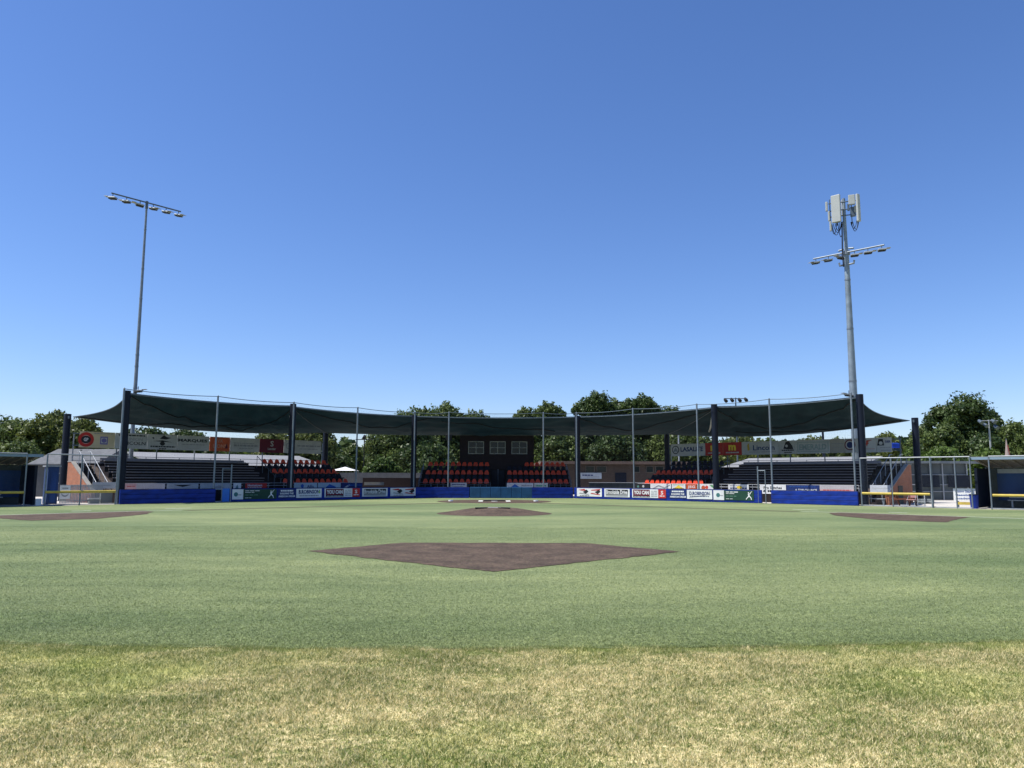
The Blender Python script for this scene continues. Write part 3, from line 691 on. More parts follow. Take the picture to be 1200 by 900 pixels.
# banners on the stand front rails -------------------------------------
GF = 'banners tied to the front rails of the stands'
TF = T0-.03
FB = [('L', 147, 194, (.42, .40, .42), [('r', 0, 0, .28, 1, PK), ('b', .05, .25, .6, .1, RD), ('b', .4, .9, .3, .06, GR)], 'grey and pink banner at the outer end of the left stand front rail'),
      ('L', 196, 233, (.36, .39, .42), [('p', [(.2, .8), (.5, .45), (.8, .8)], K), ('b', .1, .9, .2, .06, GR)], 'grey banner with a dark wedge on the left stand front rail'),
      ('L', 235, 272, (.36, .39, .42), [('p', [(.3, .2), (.6, .7), (.8, .2)], GR)], 'plain grey banner beside the left gate on the left stand front rail'),
      ('L', 274, 283, W_, [('p', [(.2, .1), (.5, .8), (.7, .1)], (.1, .2, .2))], 'small white banner just right of the left gate on the front rail'),
      ('L', 285, 313, RD, [('r', 0, 0, .1, 1, K), ('t', 'Hometown', .5, .66, .6, .4, W_), ('b', .2, .8, .3, .12, WG)], 'red banner with white lettering on the left stand front rail'),
      ('L', 345, 372, (.40, .48, .52), [('d', .35, .5, .3, BL), ('t', 'Allis', .7, .4, .3, .5, NV)], 'pale blue banner right of the second column on the left stand'),
      ('L', 373, 399.5, (.38, .48, .54), [('p', [(.3, .1), (.5, .8), (.8, .3), (.75, .1)], BL)], 'pale blue banner with a blue peak on the left stand front rail'),
      ('L', 400.5, 425, NV, [('p', [(.08, .1), (.35, .75), (.42, .6), (.2, .1)], WG), ('b', .3, .95, .6, .18, BL), ('b', .1, .9, .1, .08, WG)], 'navy banner with a slanted white stripe at the centre end of the left stand'),
      ('C', 528, 547, (.5, .5, .5), [('b', .1, .9, .7, .15, NV), ('b', .2, .8, .3, .12, GR)], 'pale banner on the rail below the red seats left of the press box'),
      ('C', 594, 625, (.5, .52, .53), [('p', [(.1, 0), (.3, .8), (.55, 0)], BL), ('b', .55, .95, .5, .2, GR)], 'white banner with a blue peak on the rail right of the centre aisle'),
      ('C', 626, 642, (.5, .52, .50), [('b', .1, .9, .5, .3, (.1, .3, .2))], 'white banner with green lettering on the rail right of the centre aisle'),
      ('R', 742, 761, K, [('d', .3, .5, .2, (.1, .25, .2)), ('d', .62, .55, .22, WG), ('b', .1, .9, .12, .1, WG)], 'black banner with pale round marks at the centre end of the right stand'),
      ('R', 762, 786, W_, [('p', [(.1, .2), (.4, .8), (.7, .4), (.95, .9), (.95, .7), (.7, .2), (.4, .55), (.15, .1)], GR)], 'white banner with a grey zigzag on the right stand front rail'),
      ('R', 787, 803, W_, [('p', [(.1, .2), (.5, .8), (.9, .2)], YL), ('b', .1, .9, .2, .2, K), ('b', .1, .9, .85, .1, (.1, .3, .1))], 'white and yellow banner on the right stand front rail'),
      ('R', 804, 816, OR, [('t', 'JSG', .5, .5, .7, .5, W_)], 'orange banner with white letters on the right stand front rail'),
      ('R', 817, 837, W_, [('d', .35, .4, .38, OR), ('d', .55, .5, .28, (.55, .06, .04)), ('p', [(.7, .9), (.95, .3), (.9, .9)], (.1, .3, .12))], 'white banner with a big orange blob left of the right shade column'),
      ('R', 853, 877, W_, [('b', .1, .9, .4, .2, NV), ('d', .55, .55, .22, YL, 2.2), ('b', .1, .6, .82, .1, GR)], 'white banner with a yellow shape left of the right gate'),
      ('R', 890, 920.5, W_, [('t', 'Pro Stitches', .5, .68, .7, .3, K, .03), ('t', '& More', .42, .3, .6, .28, K, .03)], 'white banner reading Pro Stitches & More behind the right gate'),
      ('R', 921, 959.5, NV, [('t', 'A TOP CHANCE', .6, .25, .66, .34, W_), ('b', .1, .9, .75, .08, BL)], 'navy banner with white lettering on the right stand front rail'),
      ('R', 960, 1000, (.42, .40, .41), [('r', 0, 0, 1, .4, PK), ('b', .1, .9, .3, .12, RD)], 'grey and pink banner near the outer end of the right stand front rail')]
for fr, u0, u1, bg, it, lb in FB:
    a, b = pxb(fr, TF, u0, u1); z0 = .80
    if fr == 'R' and 889 < u0 < 900: z0 = .62
    banner(fr, TF, a, b, z0, 1.26, bg, it, lb, GF)
# rear sign row -----------------------------------------------------------
GS = 'sign boards high along the back of the stands'; TS = 9.25
RS = [('L', 90, 131.5, CR, [('d', .18, .5, .46, RD), ('d', .18, .5, .27, (.55, .35, .3)), ('d', .18, .5, .24, K, 1.2), ('t', 'GP', .18, .5, .13, .22, W_, .04), ('r', .58, .22, .80, .72, PU), ('r', .61, .3, .77, .64, WG), ('d', .69, .47, .14, PU), ('b', .4, .95, .9, .05, GR)], 'cream sign board with red GP ring and purple square emblem'),
      ('L', 132, 170, WG, [('b', .1, .95, .86, .09, K), ('t', 'UNION', .6, .62, .5, .2, GR), ('t', 'LINCOLN', .55, .36, .8, .22, K)], 'grey white board reading LINCOLN behind the left end column'),
      ('L', 170.5, 205, WG, [('p', [(.4, .72), (.55, .98), (.62, .85), (.8, .8), (.62, .68)], K), ('d', .5, .4, .13, K, 1.3), ('p', [(.12, .75), (.2, .82), (.22, .68)], K), ('p', [(.15, .55), (.5, .62), (.85, .5), (.5, .52)], K), ('b', .1, .95, .2, .09, K), ('b', .4, .65, .06, .07, K)], 'grey white board with black bird emblem'),
      ('L', 205.5, 243, WG, [('t', 'MARQUES', .48, .66, .92, .24, K, .04), ('b', .15, .85, .4, .05, GR)], 'grey white board reading MARQUES'),
      ('L', 244, 267.5, OR, [('t', 'VX', .5, .74, .3, .28, (.45, .25, .2)), ('t', 'LIONS', .5, .36, .7, .26, (.55, .28, .2)), ('p', [(.75, .2), (.85, .6), (.9, .2)], MR)], 'orange red board with pale letters'),
      ('L', 268, 302.5, WG, [('b', .12, .95, .45, .14, GR), ('b', .12, .8, .62, .06, GR), ('b', .3, .8, .25, .05, GR)], 'grey white board with faint grey lettering right of the orange one'),
      ('L', 303, 331, MR, [('t', 'S', .5, .66, .14, .42, WG), ('t', 'Lander', .5, .28, .34, .18, WG)], 'maroon board with a white S above small letters'),
      ('L', 331.5, 375, WG, [('d', .12, .55, .24, GR), ('d', .12, .55, .18, WG), ('b', .35, .98, .58, .12, GR), ('b', .4, .9, .35, .06, GR)], 'grey white board behind the second column at the end of the left sign row'),
      ('R', 787, 827, WG, [('d', .14, .52, .34, K), ('d', .14, .52, .27, WG), ('p', [(.05, .3), (.14, .75), (.23, .3), (.14, .4)], (.2, .22, .25)), ('t', 'LASALITE', .62, .55, .66, .38, NV, .03)], 'grey white board reading LASALITE with a dark ring'),
      ('R', 827.5, 848, RD, [('t', 'm', .5, .58, .4, .44, YL, .05), ('b', .15, .85, .2, .1, WG)], 'red board with yellow arches left of the shade column'),
      ('R', 848.5, 870, RD, [('t', 'm', .5, .58, .4, .44, YL, .05), ('b', .15, .85, .2, .1, WG)], 'red board with yellow arches right of the shade column'),
      ('R', 870.5, 914, WG, [('t', 'Lincoln', .6, .52, .58, .4, NV, .02), ('p', [(.16, .3), (.15, .75), (.2, .9), (.22, .35)], (.5, .35, .05)), ('b', .2, .92, .2, .05, GR), ('r', .985, .2, .99, .8, GR)], 'grey white board reading Lincoln with a gold mark'),
      ('R', 914.5, 934, WG, [('p', [(.25, .4), (.4, .9), (.6, .95), (.8, .6), (.85, .35), (.5, .35)], K), ('d', .45, .6, .1, WG), ('b', .15, .9, .28, .09, K), ('b', .3, .75, .12, .08, K)], 'grey white board with black horse head emblem'),
      ('R', 934.5, 974, WG, [('r', .03, .12, .97, .85, (.30, .36, .35)), ('r', .06, .18, .94, .79, WG), ('t', 'EMERALD', .5, .48, .82, .42, (.25, .33, .32), .03)], 'grey white board reading EMERALD inside a thin frame'),
      ('R', 974.5, 991.5, (.36, .34, .30), [('b', .05, .95, .66, .06, GR), ('b', .1, .9, .4, .04, GR)], 'brownish grey board with faint writing'),
      ('R', 992, 1004, (.38, .39, .38), [('d', .5, .55, .38, MR), ('d', .5, .55, .3, WG), ('d', .5, .55, .22, NV)], 'grey board with dark round crest'),
      ('R', 1004.5, 1028.5, WG, [('p', [(.5, .55), (.6, .85), (.85, .85), (.65, .75), (.6, .5)], (.35, .12, .08)), ('t', 'F', .6, .62, .12, .4, RD), ('b', .3, .95, .25, .06, (.45, .3, .28))], 'grey white board with small red script just right of the end column'),
      ('R', 1029, 1047, WG, [('p', [(.05, .45), (.15, .9), (.45, .9), (.52, .45)], K), ('d', .3, .62, .12, WG), ('t', 'KARA', .76, .72, .36, .18, NV, .04), ('b', .25, .95, .32, .05, GR), ('b', .3, .95, .12, .05, GR)], 'grey white board with black bust emblem at the outer end of the right sign row')]
for fr, u0, u1, bg, it, lb in RS:
    a, b = pxb(fr, TS, u0, u1); z0, z1 = (3.76, 4.90) if fr == 'L' else (3.66, 4.74)
    banner(fr, TS, a, b, z0, z1, bg, it, lb, GS, .05, 'sign_board')
for fr, a, b, zz in (('L', -23.4, -2.9, (3.9, 4.75)), ('R', 3.5, 23.0, (3.8, 4.6))):
    th = Thing('sign_gantry', f'long dark steel frame holding the {SIDE[fr]} row of sign boards', 'gantry', fr, (a+b)/2, TS+.15, 0, 'frames holding the sign rows')
    for z in zz: m = MB(); m.box(a, b, TS+.08, TS+.16, z-.04, z+.04); th.part('beam', m, dsteel)
    for i in range(8): x = a+.1+(b-a-.2)*i/7; m = MB(); m.tube([(x, TS+.22, 0), (x, TS+.22, zz[1]+.05)], .045, 8); th.part('post', m, lsteel if i % 3 == 0 else dsteel)

# ------------------------------------------------------------------ light masts
def proj(p):
    q = Vector(p)-Vector((0, 0, EYE)); f = Vector((math.sin(YAW), math.cos(YAW), 0)); r_ = Vector((math.cos(YAW), -math.sin(YAW), 0))
    F_ = q.dot(f); A = q.dot(r_); Z = q.z; fw = F_*math.cos(PITCH)+Z*math.sin(PITCH); up = -F_*math.sin(PITCH)+Z*math.cos(PITCH)
    a, b = A/fw, up/fw; c, s = math.cos(ROLL), math.sin(ROLL); a, b = a*c+b*s, -a*s+b*c
    return 600+a*FPX, 450-b*FPX
def floodlight(th, p, ang, parent=None, tl=.10):
    m = MB(); p = Vector(p); c, s = math.cos(ang), math.sin(ang)
    bb = MB(); bb.bbox(-.30, .34, -.20, .20, -.12, 0, .04)
    m.add([(p.x+x*c-y*s, p.y+x*s+y*c, p.z-.28+z+(tl*x)) for x, y, z in bb.v], bb.f)
    vb = MB(); vb.bbox(.30, .62, -.21, .21, -.01, .02, .008); m.add([(p.x+x*c-y*s, p.y+x*s+y*c, p.z-.28+z+tl*x) for x, y, z in vb.v], vb.f)
    o = th.part('floodlight', m, lsteel, parent)
    m = MB(); lb = MB(); lb.box(-.26, .28, -.16, .16, -.19, -.122); m.add([(p.x+x*c-y*s, p.y+x*s+y*c, p.z-.28+z+tl*x) for x, y, z in lb.v], lb.f); th.part('lens', m, blackm, o)
    m = MB(); m.tube([p, (p.x, p.y, p.z-.27)], .03, 6); th.part('bracket', m, dsteel, o)
    return o
TM = 11.5
# left mast
x0, _ = loc('L', 158.5, 455, TM)
base = P('L', x0, TM); _, zt = loc('L', 175.5, 237.5, TM)
b0 = P('L', x0, TM, 0)
th = Thing('floodlight_mast', 'tall slim grey mast with six floodlights on a crossbar at the left', 'light mast', 'W', b0.x, b0.y, 0, 'floodlight masts behind the stands')
m = MB(); m.tube([(b0.x, b0.y, 0), (b0.x, b0.y, zt*.5), (b0.x, b0.y, zt)], .175, 16, .075); th.part('pole', m, steel)
m = MB()
for z in (8.5, 10.2, 11.1, 15.6, 18, 21.2): m.tube([(b0.x, b0.y, z), (b0.x, b0.y, z+.10)], .195-.0045*z, 14)
th.part('collar', m, steel)
ang = math.radians(180+45+3); d = Vector((math.cos(ang), math.sin(ang), 0)); c0 = Vector((b0.x, b0.y, zt-.05))
m = MB(); m.tube([c0+d*2.72, c0-d*2.78], .06, 8); m.tube([c0+Vector((0, 0, -.5)), c0+Vector((0, 0, .1))], .11, 10); bar = th.part('crossbar', m, dsteel)
aim = Vector((0, 45, 0))-c0
for i in range(6):
    k = (-2.6+i*1.04); floodlight(th, c0+d*(-k), (math.radians(170) if i < 2 else math.radians(215) if i < 3 else math.radians(-20)), bar, .10 if i < 3 else -.22)
p = Vector((b0.x, b0.y, 8.25)); floodlight(th, p+Vector((.3, -.15, .4)), math.radians(10))
print('mast L', x0, zt, proj(c0+d*2.95), proj(c0-d*2.95))
# right mast with antennas
x0, _ = loc('R', 999.5, 450, TM); _, zt = loc('R', 987, 250, TM); b0 = P('R', x0, TM, 0)
_, zc = loc('R', 989.5, 297, TM)
th = Thing('antenna_mast', 'thick grey mast at the right with mobile phone antennas above six floodlights', 'antenna mast', 'W', b0.x, b0.y, 0, 'floodlight masts behind the stands')
m = MB(); m.tube([(b0.x, b0.y, 0), (b0.x, b0.y, zc)], .36, 18, .19); m.tube([(b0.x, b0.y, zc), (b0.x, b0.y, zt+1.2)], .15, 16, .12); th.part('pole', m, towerm)
m = MB()
for z in (9.3, 13.5, 17.5): m.tube([(b0.x, b0.y, z), (b0.x, b0.y, z+.12)], .38-.17*z/zc, 16)
th.part('collar', m, steel)
ang = math.radians(-45-1); d = Vector((math.cos(ang), math.sin(ang), 0)); c0 = Vector((b0.x, b0.y, zc)); c1 = c0-Vector((0, .26, 0))
m = MB(); m.tube([c1+d*2.8, c1-d*2.8], .07, 8); m.tube([c0+Vector((0, 0, -.15)), c0+Vector((0, 0, .15))], .3, 14)
for sx in (-1, 1):
    m.tube([c0+d*.2*sx+Vector((0, 0, -.95)), c0+d*.55*sx+Vector((0, 0, -.95)), c0+d*.6*sx+Vector((0, 0, -.7))], .08, 8); m.tube([c0+d*.2*sx+Vector((0, 0, .35)), c0+d*.6*sx+Vector((0, 0, .3))], .08, 8)
bar = th.part('crossbar', m, steel)
for i in range(6):
    k = -2.6+i*1.04; floodlight(th, c1+d*k, math.radians(195) if i < 3 else math.radians(-15), bar, -.2 if i < 2 else .06)
floodlight(th, Vector((b0.x-.45, b0.y-.2, 8.6)), math.radians(190))
print('mast R', x0, zt, zc, proj(c0+d*2.8), proj(c0-d*2.8))
ant = mat('antenna_shell', (.36, .38, .37), .5, 0, .05, 2); rr_ = Vector((.905, -.425, 0)); ff = Vector((-.425, -.905, 0))    # sideways, towards home field
def abox(nm, s0, s1, f0, f1, z0, z1, mt, bev=.03, rot=0):
    m = MB(); q = MB(); q.bbox(-(s1-s0)/2, (s1-s0)/2, -(f1-f0)/2, (f1-f0)/2, z0, z1, bev)
    cs, sn = math.cos(rot), math.sin(rot); cx, cf = (s0+s1)/2, (f0+f1)/2
    m.add([tuple(Vector((b0.x, b0.y, 0))+rr_*(cx+x*cs-y*sn)+ff*(cf+x*sn+y*cs)+Vector((0, 0, z))) for x, y, z in q.v], q.f); return th.part(nm, m, mt)
ZT = zt+1.45; sc_ = .0745; top = 231
def zz(v): return loc('R', 985, v, TM)[1]
abox('antenna_panel', -.95, -.22, .45, .66, zz(263), zz(231), ant, .05, .35)
abox('antenna_panel', -1.38, -1.2, .1, .3, zz(247), zz(236), ant, .04)
abox('antenna_panel', -1.22, -1.06, .1, .3, zz(259), zz(247.5), ant, .04); abox('antenna_panel', -1.14, -.98, .1, .3, zz(271), zz(259.5), ant, .04)
abox('antenna_panel', -.18, .12, -.5, -.3, zz(252), zz(233), ant, .04, -.2)
abox('antenna_panel', .95, 1.15, .15, .5, zz(264), zz(232), ant, .05, .6)
abox('radio_unit', .35, .85, .2, .42, zz(243.5), zz(232), ant, .04); abox('radio_unit', .45, .85, -.1, .15, zz(256), zz(245), dsteel, .03); abox('radio_unit', -.75, -.4, .1, .35, zz(262), zz(250), dsteel, .03)
abox('radio_unit', .75, .98, .0, .18, zz(252), zz(244), ant, .03); abox('radio_unit', .25, .42, .0, .18, zz(249), zz(241), dsteel, .03)
m = MB(); B0 = Vector((b0.x, b0.y, 0))
for z in (zz(238), zz(247), zz(254)):
    m.tube([B0-rr_*1.15+ff*.1+Vector((0, 0, z)), B0+rr_*1.0+ff*.1+Vector((0, 0, z))], .045, 6)
    m.tube([B0+Vector((0, 0, z)), B0-ff*.45+Vector((0, 0, z))], .045, 6)
for s_ in (-1.05, -.55, .55, .95): m.tube([B0+rr_*s_+ff*.1+Vector((0, 0, zz(265))), B0+rr_*s_+ff*.1+Vector((0, 0, zz(233)))], .035, 6)
th.part('antenna_mount', m, dsteel)
m = MB()
for s0, s1, dz in ((-.95, -.35, 1.0), (-.85, -.2, .8), (-.7, -.25, .65), (-1.0, -.6, .9), (.5, 1.0, .85), (.6, 1.05, .7), (.45, .9, .6), (-.5, -.15, 1.2)):
    a = B0+rr_*s0+ff*.2+Vector((0, 0, zz(263))); b = B0+rr_*s1+ff*.1+Vector((0, 0, zz(261)))
    m.tube([a.lerp(b, i/12)-Vector((0, 0, dz*math.sin(math.pi*i/12)**.7)) for i in range(13)], .025, 6)
m.tube([B0+rr_*(-.2)+ff*.25+Vector((0, 0, zz(264))), B0+rr_*(-.27)+ff*.33+Vector((0, 0, zc+.2)), B0+rr_*(-.25)+ff*.36+Vector((0, 0, zc-1.2))], .05, 6)
th.part('cable', m, blackm)

# small light poles ------------------------------------------------------
def small_pole(u, Y, vtop, label, lamps, r=.09, mt=lsteel, bar=1.2, rl=.22):
    r0 = ray(u, vtop); k = Y/r0[1]; x = r0[0]*k; z = EYE+r0[2]*k
    th = Thing('lamp_pole', label, 'lamp pole', 'W', x, Y, 0, 'smaller lamp poles around the ground')
    m = MB(); m.tube([(x, Y, 0), (x, Y, z)], r, 12, r*.7); th.part('pole', m, mt)
    if bar: m = MB(); m.tube([(x-bar, Y, z-.1), (x+bar, Y, z-.1)], .045, 8); th.part('crossarm', m, mt)
    for dx, dz in lamps:
        m = MB(); q = [Vector((x+dx, Y-.05+.45*(i/5)*-1, z+dz-.12*i/5)) for i in range(6)]
        m.tube([(x+dx, Y+.15, z+dz+.12), (x+dx, Y-.05, z+dz), (x+dx, Y-.35, z+dz-.14)], rl, 12, rl*1.25 if rl < .3 else rl); m.tube([(x+dx, Y, z-.1), (x+dx, Y, z+dz)], .03, 6)
        th.part('round_lamp', m, blackm if mt is not lsteel else dsteel)
small_pole(862, 84, 466, 'pole with a row of round floodlights rising behind the canopy right of centre', [(-1.15, -.30), (-.45, -.25), (.4, -.25), (1.1, -.2)], .10, mt=dsteel, bar=1.3, rl=.15)
small_pole(1158.5, 80, 492, 'grey pole with four round lamps in front of the big tree at the right', [(-.95, -.2), (-.45, -.55), (.45, -.15), (.7, -.75)], .11, bar=1.0, rl=.16)
small_pole(427, 84, 514, 'slim black pole with a crossarm seen through the gap left of centre', [(0, .18)], .07, mt=blackm, bar=.95, rl=.14)
small_pole(795, 84, 508, 'pale post behind the centre end of the right sign row', [], .11, bar=0)
small_pole(964, 80, 503, 'dark short post rising above the right sign row', [], .16, mt=navy, bar=0)

# ------------------------------------------------------------------ outer fences and dugouts
fencem = mat('chain_link_wire', (.13, .15, .16), .5, .5)
def fence(fr, xs, z1, label, sg, yellow, tt=0.0, group='chain link fences beside the dugouts', gatex=None):
    a, b = min(xs), max(xs); th = Thing('chain_link_fence', label, 'fence', fr, (a+b)/2, tt, 0, group)
    for x in xs: m = MB(); m.tube([(x, tt, 0), (x, tt, z1)], .042, 10); th.part('post', m, steel)
    m = MB(); m.tube([(a, tt, z1), (b, tt, z1)], .034, 8); th.part('top_rail', m, lsteel)
    m = MB(); m.tube([(a, tt, .06), (b, tt, .06)], .025, 8); th.part('bottom_rail', m, steel)
    m = MB(); w = .0009; p = .085; n = int((b-a+z1)/p)
    for i in range(n):
        s0 = a-z1+i*p
        for dr in (0, 1):
            z0_, z1_ = .06, z1
            if dr == 0: xa, xb = s0, s0+z1
            else: xa, xb = s0+z1, s0
            f0, f1 = 0., 1.
            q0 = xa; q1 = xb
            lo, hi = (0., 1.)
            dd = xb-xa
            ta, tb = (a-xa)/dd, (b-xa)/dd
            if ta > tb: ta, tb = tb, ta
            lo = max(0, ta); hi = min(1, tb)
            if hi-lo < .02: continue
            X0, X1 = xa+dd*lo, xa+dd*hi; Z0, Z1 = .06+(z1-.06)*lo, .06+(z1-.06)*hi; y = tt+.045+.004*dr
            m.add([(X0-w, y, Z0), (X0+w, y, Z0), (X1+w, y, Z1), (X1-w, y, Z1)], [(0, 1, 2, 3)])
    th.part('wire_mesh', m, fencem)
    for (ya, yb) in yellow:
        m = MB(); m.tube([(ya, tt-.03, .80), (yb, tt-.03, .80)], .075, 12); th.part('yellow_cap', m, yellowm)
    return th
XL = [lx('L', u, 0) for u in (54, 95)]
fence('L', [XL[0], XL[1], -23.55], 3.0, 'chain link fence with yellow cap between left dugout and blue wall', -1, [(XL[0], -23.6)])
fence('L', [lx('L', 30, 0)-7.4, lx('L', 30, 0)-3.6, lx('L', 30, 0)], 3.0, 'chain link fence with yellow cap in front of the left dugout', -1, [(lx('L', 30, 0)-7.4, lx('L', 29, 0))])
XR = [lx('R', u, 0) for u in (1045, 1091, 1119, 1137)]
fence('R', [23.35]+XR[:2], 3.0, 'chain link fence with yellow cap beside the right end of the blue wall', 1, [(23.4, XR[0]-.05), (XR[0]+.05, XR[1]-.1)])
fence('R', XR[1:], 3.0, 'chain link gate panels between wooden table and right dugout', 1, [], tt=.12)
fence('R', [lx('R', 1160, 0), lx('R', 1160, 0)+3.6, lx('R', 1160, 0)+7.4], 3.0, 'chain link fence with yellow cap in front of the right dugout', 1, [(lx('R', 1162, 0), lx('R', 1162, 0)+7.3)])

soffit = mat('dugout_soffit', (.16, .14, .125), .8, 0, .2, 3); fasc = mat('blue_grey_fascia', (.20, .28, .36), .5)
def dugout(fr, sg, xi, label):
    xo = xi+sg*9; a, b = sorted((xi, xo)); th = Thing('dugout', label, 'dugout', fr, (a+b)/2, 2, 0, 'dugouts at both ends of the fence')
    m = MB(); m.prism_x([(.25, 2.86), (4.0, 2.42), (4.0, 2.5), (.25, 2.94)][::-1], a, b); r_ = th.part('roof', m, soffit)
    m = MB(); m.prism_x([(.18, 2.965), (4.2, 2.51), (4.2, 2.53), (.18, 2.99)][::-1], a-.1, b+.1); th.part('roof_sheet', m, roofw, r_)
    m = MB(); m.box(a-.1, b+.1, .17, .245, 2.82, 2.962); th.part('fascia', m, fasc, r_)
    m = MB(); nb = 16
    for i in range(nb): x = a+.3+(b-a-.6)*i/(nb-1); m.prism_x([(.26, 2.76), (3.9, 2.33), (3.9, 2.42), (.26, 2.85)][::-1], x-.03, x+.03)
    th.part('rafters', m, soffit, r_)
    m = MB(); m.box(a, b, 3.85, 3.95, .0, 2.40); th.part('back_wall', m, screen)
    m = MB(); m.box(a+.5, b-.1, 3.78, 3.84, .45, 2.06); th.part('tarp', m, tarp)
    if sg > 0: m = MB(); m.box(a+.55, b-.1, 3.76, 3.83, 2.065, 2.33); th.part('white_valance', m, lsteel)
    for x in (xi, xi+sg*4.2, xo):
        m = MB(); m.tube([(x, 3.6, 0), (x, 3.6, 2.4)], .06, 8); th.part('post', m, dsteel)
    m = MB(); xx = sorted((xi-sg*.02, xi+sg*.12)); m.box(xx[0], xx[1], .8, 3.7, .05, 2.35); th.part('side_screen', m, navy)
    xx = sorted((xi+sg*1.2, xo-sg*.5)); m = MB(); m.box(xx[0], xx[1], 2.6, 3.0, .45, .50); m.box(xx[0], xx[1], 3.05, 3.10, .6, .85)
    for i in range(6): x = xx[0]+.2+(xx[1]-xx[0]-.4)*i/5; m.box(x-.04, x+.04, 2.7, 2.9, 0, .45)
    th.part('bench', m, lsteel); return th
dugout('L', -1, lx('L', 46, .3), 'left dugout with grey roof and navy tarp behind the fence')
dugout('R', 1, lx('R', 1140, .3), 'right dugout with rafters, white valance and navy tarp')

# ------------------------------------------------------------------ bits behind the fences
# left: blue portable panel, white picket panels, banner, low boxes
x0, x1 = lx('L', 56, 3), lx('L', 69, 3); m = MB(); m.bbox(x0, x1, 3.0, 3.8, 0, 2.3, .03)
th = Thing('storage_shed', 'blue storage shed standing behind the left fence beside the dugout', 'shed', 'L', (x0+x1)/2, 3.4)
th.part('body', m, mat('blue_shed_paint', (.012, .045, .15), .5)); m = MB(); m.box(x0-.08, x1+.08, 2.92, 3.9, 2.302, 2.38); th.part('roof', m, lsteel)
m = MB(); m.box(x0+.15, x1-.15, 2.97, 2.995, .1, 2.0); th.part('door', m, tarp)
a, b = lx('L', 69, 2), lx('L', 81, 2)
banner('L', 1.6, a, b, .35, 1.15, W_, [('d', .5, .4, .25, GR), ('d', .5, .52, .25, W_), ('b', .2, .8, .8, .1, GR)], 'white banner with a grey curve on the picket fence behind the left fence', 'banners near the left dugout')
a, b = lx('L', 72, 1.8), lx('L', 121, 1.8); th = Thing('picket_fence', 'pale metal picket fence behind the left chain link fence', 'fence', 'L', (a+b)/2, 1.8)
m = MB(); n = 30
for i in range(n): x = a+(b-a)*i/(n-1); m.box(x-.03, x+.03, 1.8, 1.82, .08, 1.2)
th.part('pickets', m, lsteel); m = MB(); m.box(a, b, 1.823, 1.86, 1.1, 1.15); m.box(a, b, 1.823, 1.86, .2, .25); th.part('rails', m, lsteel)
for u0, u1, z1, t_, lb in ((106, 120, .38, .9, 'low dark grey bench box behind the left fence'), (119, 134.5, .85, 1.1, 'taller grey bench box at the end of the blue wall')):
    a, b = lx('L', u0, t_), lx('L', u1, t_); th = Thing('bench_box', lb, 'bench', 'L', (a+b)/2, t_, 0, 'benches behind the left fence')
    m = MB(); m.box(a, b, t_, t_+.35, z1-.07, z1); th.part('seat', m, lsteel)
    m = MB(); m.box(a+.05, b-.05, t_+.05, t_+.3, .06, z1-.075); th.part('box', m, greyw)
a, b = lx('L', 109, 2.3), lx('L', 136, 2.3); banner('L', 2.3, a, b, .95, 1.35, (.45, .47, .48), [('b', .2, .8, .5, .1, GR)], 'grey banner at the foot of the left stairs', 'banners near the left dugout')
x = lx('L', 47.5, .5); m = MB(); m.bbox(x-.14, x+.14, .45, .7, 0.012, .42, .02); single('white_box', m, whitem, 'small white box at the foot of the left dugout post', 'box', 'L', x, .57, .012)
x = lx('L', 103, 1.2); m = MB(); m.tube([(x, 1.2, 1.2), (x, 1.2, 1.35)], .1, 10, .05)
# right: wooden picnic table, pink sign chair, white sign, blue bin
a, b = lx('R', 1042, 1.4), lx('R', 1072, 1.4)
th = Thing('picnic_table', 'red brown wooden picnic table behind the right fence', 'table', 'R', (a+b)/2, 1.6)
m = MB()
for i in range(5): m.box(a, b, 1.2+i*.16, 1.34+i*.16, .74, .78)
th.part('tabletop', m, woodm)
for t_ in (.78, 2.2): m = MB(); m.box(a, b, t_, t_+.25, .43, .47); th.part('bench', m, woodm)
for x in (a+.25, b-.25):
    m = MB(); m.tube([(x, .85, .012), (x, 1.45, .74)], .05, 4); th.part('leg', m, woodm); m = MB(); m.tube([(x, 2.3, .012), (x, 1.7, .74)], .05, 4); th.part('leg', m, woodm)
    m = MB(); m.box(x-.02, x+.02, .8, 2.4, .36, .43); th.part('crossbeam', m, woodm)
x = lx('R', 1066, .6); th = Thing('folding_chair', 'faded pink folding chair in front of the picnic table', 'chair', 'R', x, .7)
m = MB(); m.bbox(x-.24, x+.24, .9, .94, .55, .86, .015); th.part('backrest', m, mat('faded_pink_plastic', (.45, .24, .23), .6)); m = MB(); m.bbox(x-.24, x+.24, .45, .9, .42, .46, .01); th.part('seat', m, MC['faded_pink_plastic'])
for sx in (-.22, .22):
    m = MB(); m.tube([(x+sx, .92, .86), (x+sx, .4, .012)], .015, 6); th.part('leg', m, steel); m = MB(); m.tube([(x+sx, .5, .43), (x+sx, 1.0, .012)], .015, 6); th.part('leg', m, steel)
def walker(u, t_, lb):
    x = lx('R', u, t_); th = Thing('tee_stand', lb, 'stand', 'R', x, t_, 0, 'small steel stands behind the right fence')
    m = MB()
    for sx in (-.2, .2):
        m.tube([(x+sx, t_, .012), (x+sx, t_, .7), (x+sx*.9, t_+.1, .78)], .02, 6)
    m.tube([(x-.2, t_, .35), (x+.2, t_, .35)], .015, 6); m.tube([(x-.18, t_+.1, .78), (x+.18, t_+.1, .78)], .02, 6); th.part('frame', m, lsteel)
    m = MB(); m.bbox(x-.22, x+.22, t_+.12, t_+.5, .2, .5, .05); th.part('bin', m, greyw)
walker(1078, .7, 'steel framed stand right of the pink chair'); walker(1086, .9, 'steel framed stand against the right fence post')
a, b = lx('R', 1116, 1.0), lx('R', 1142, 1.0)
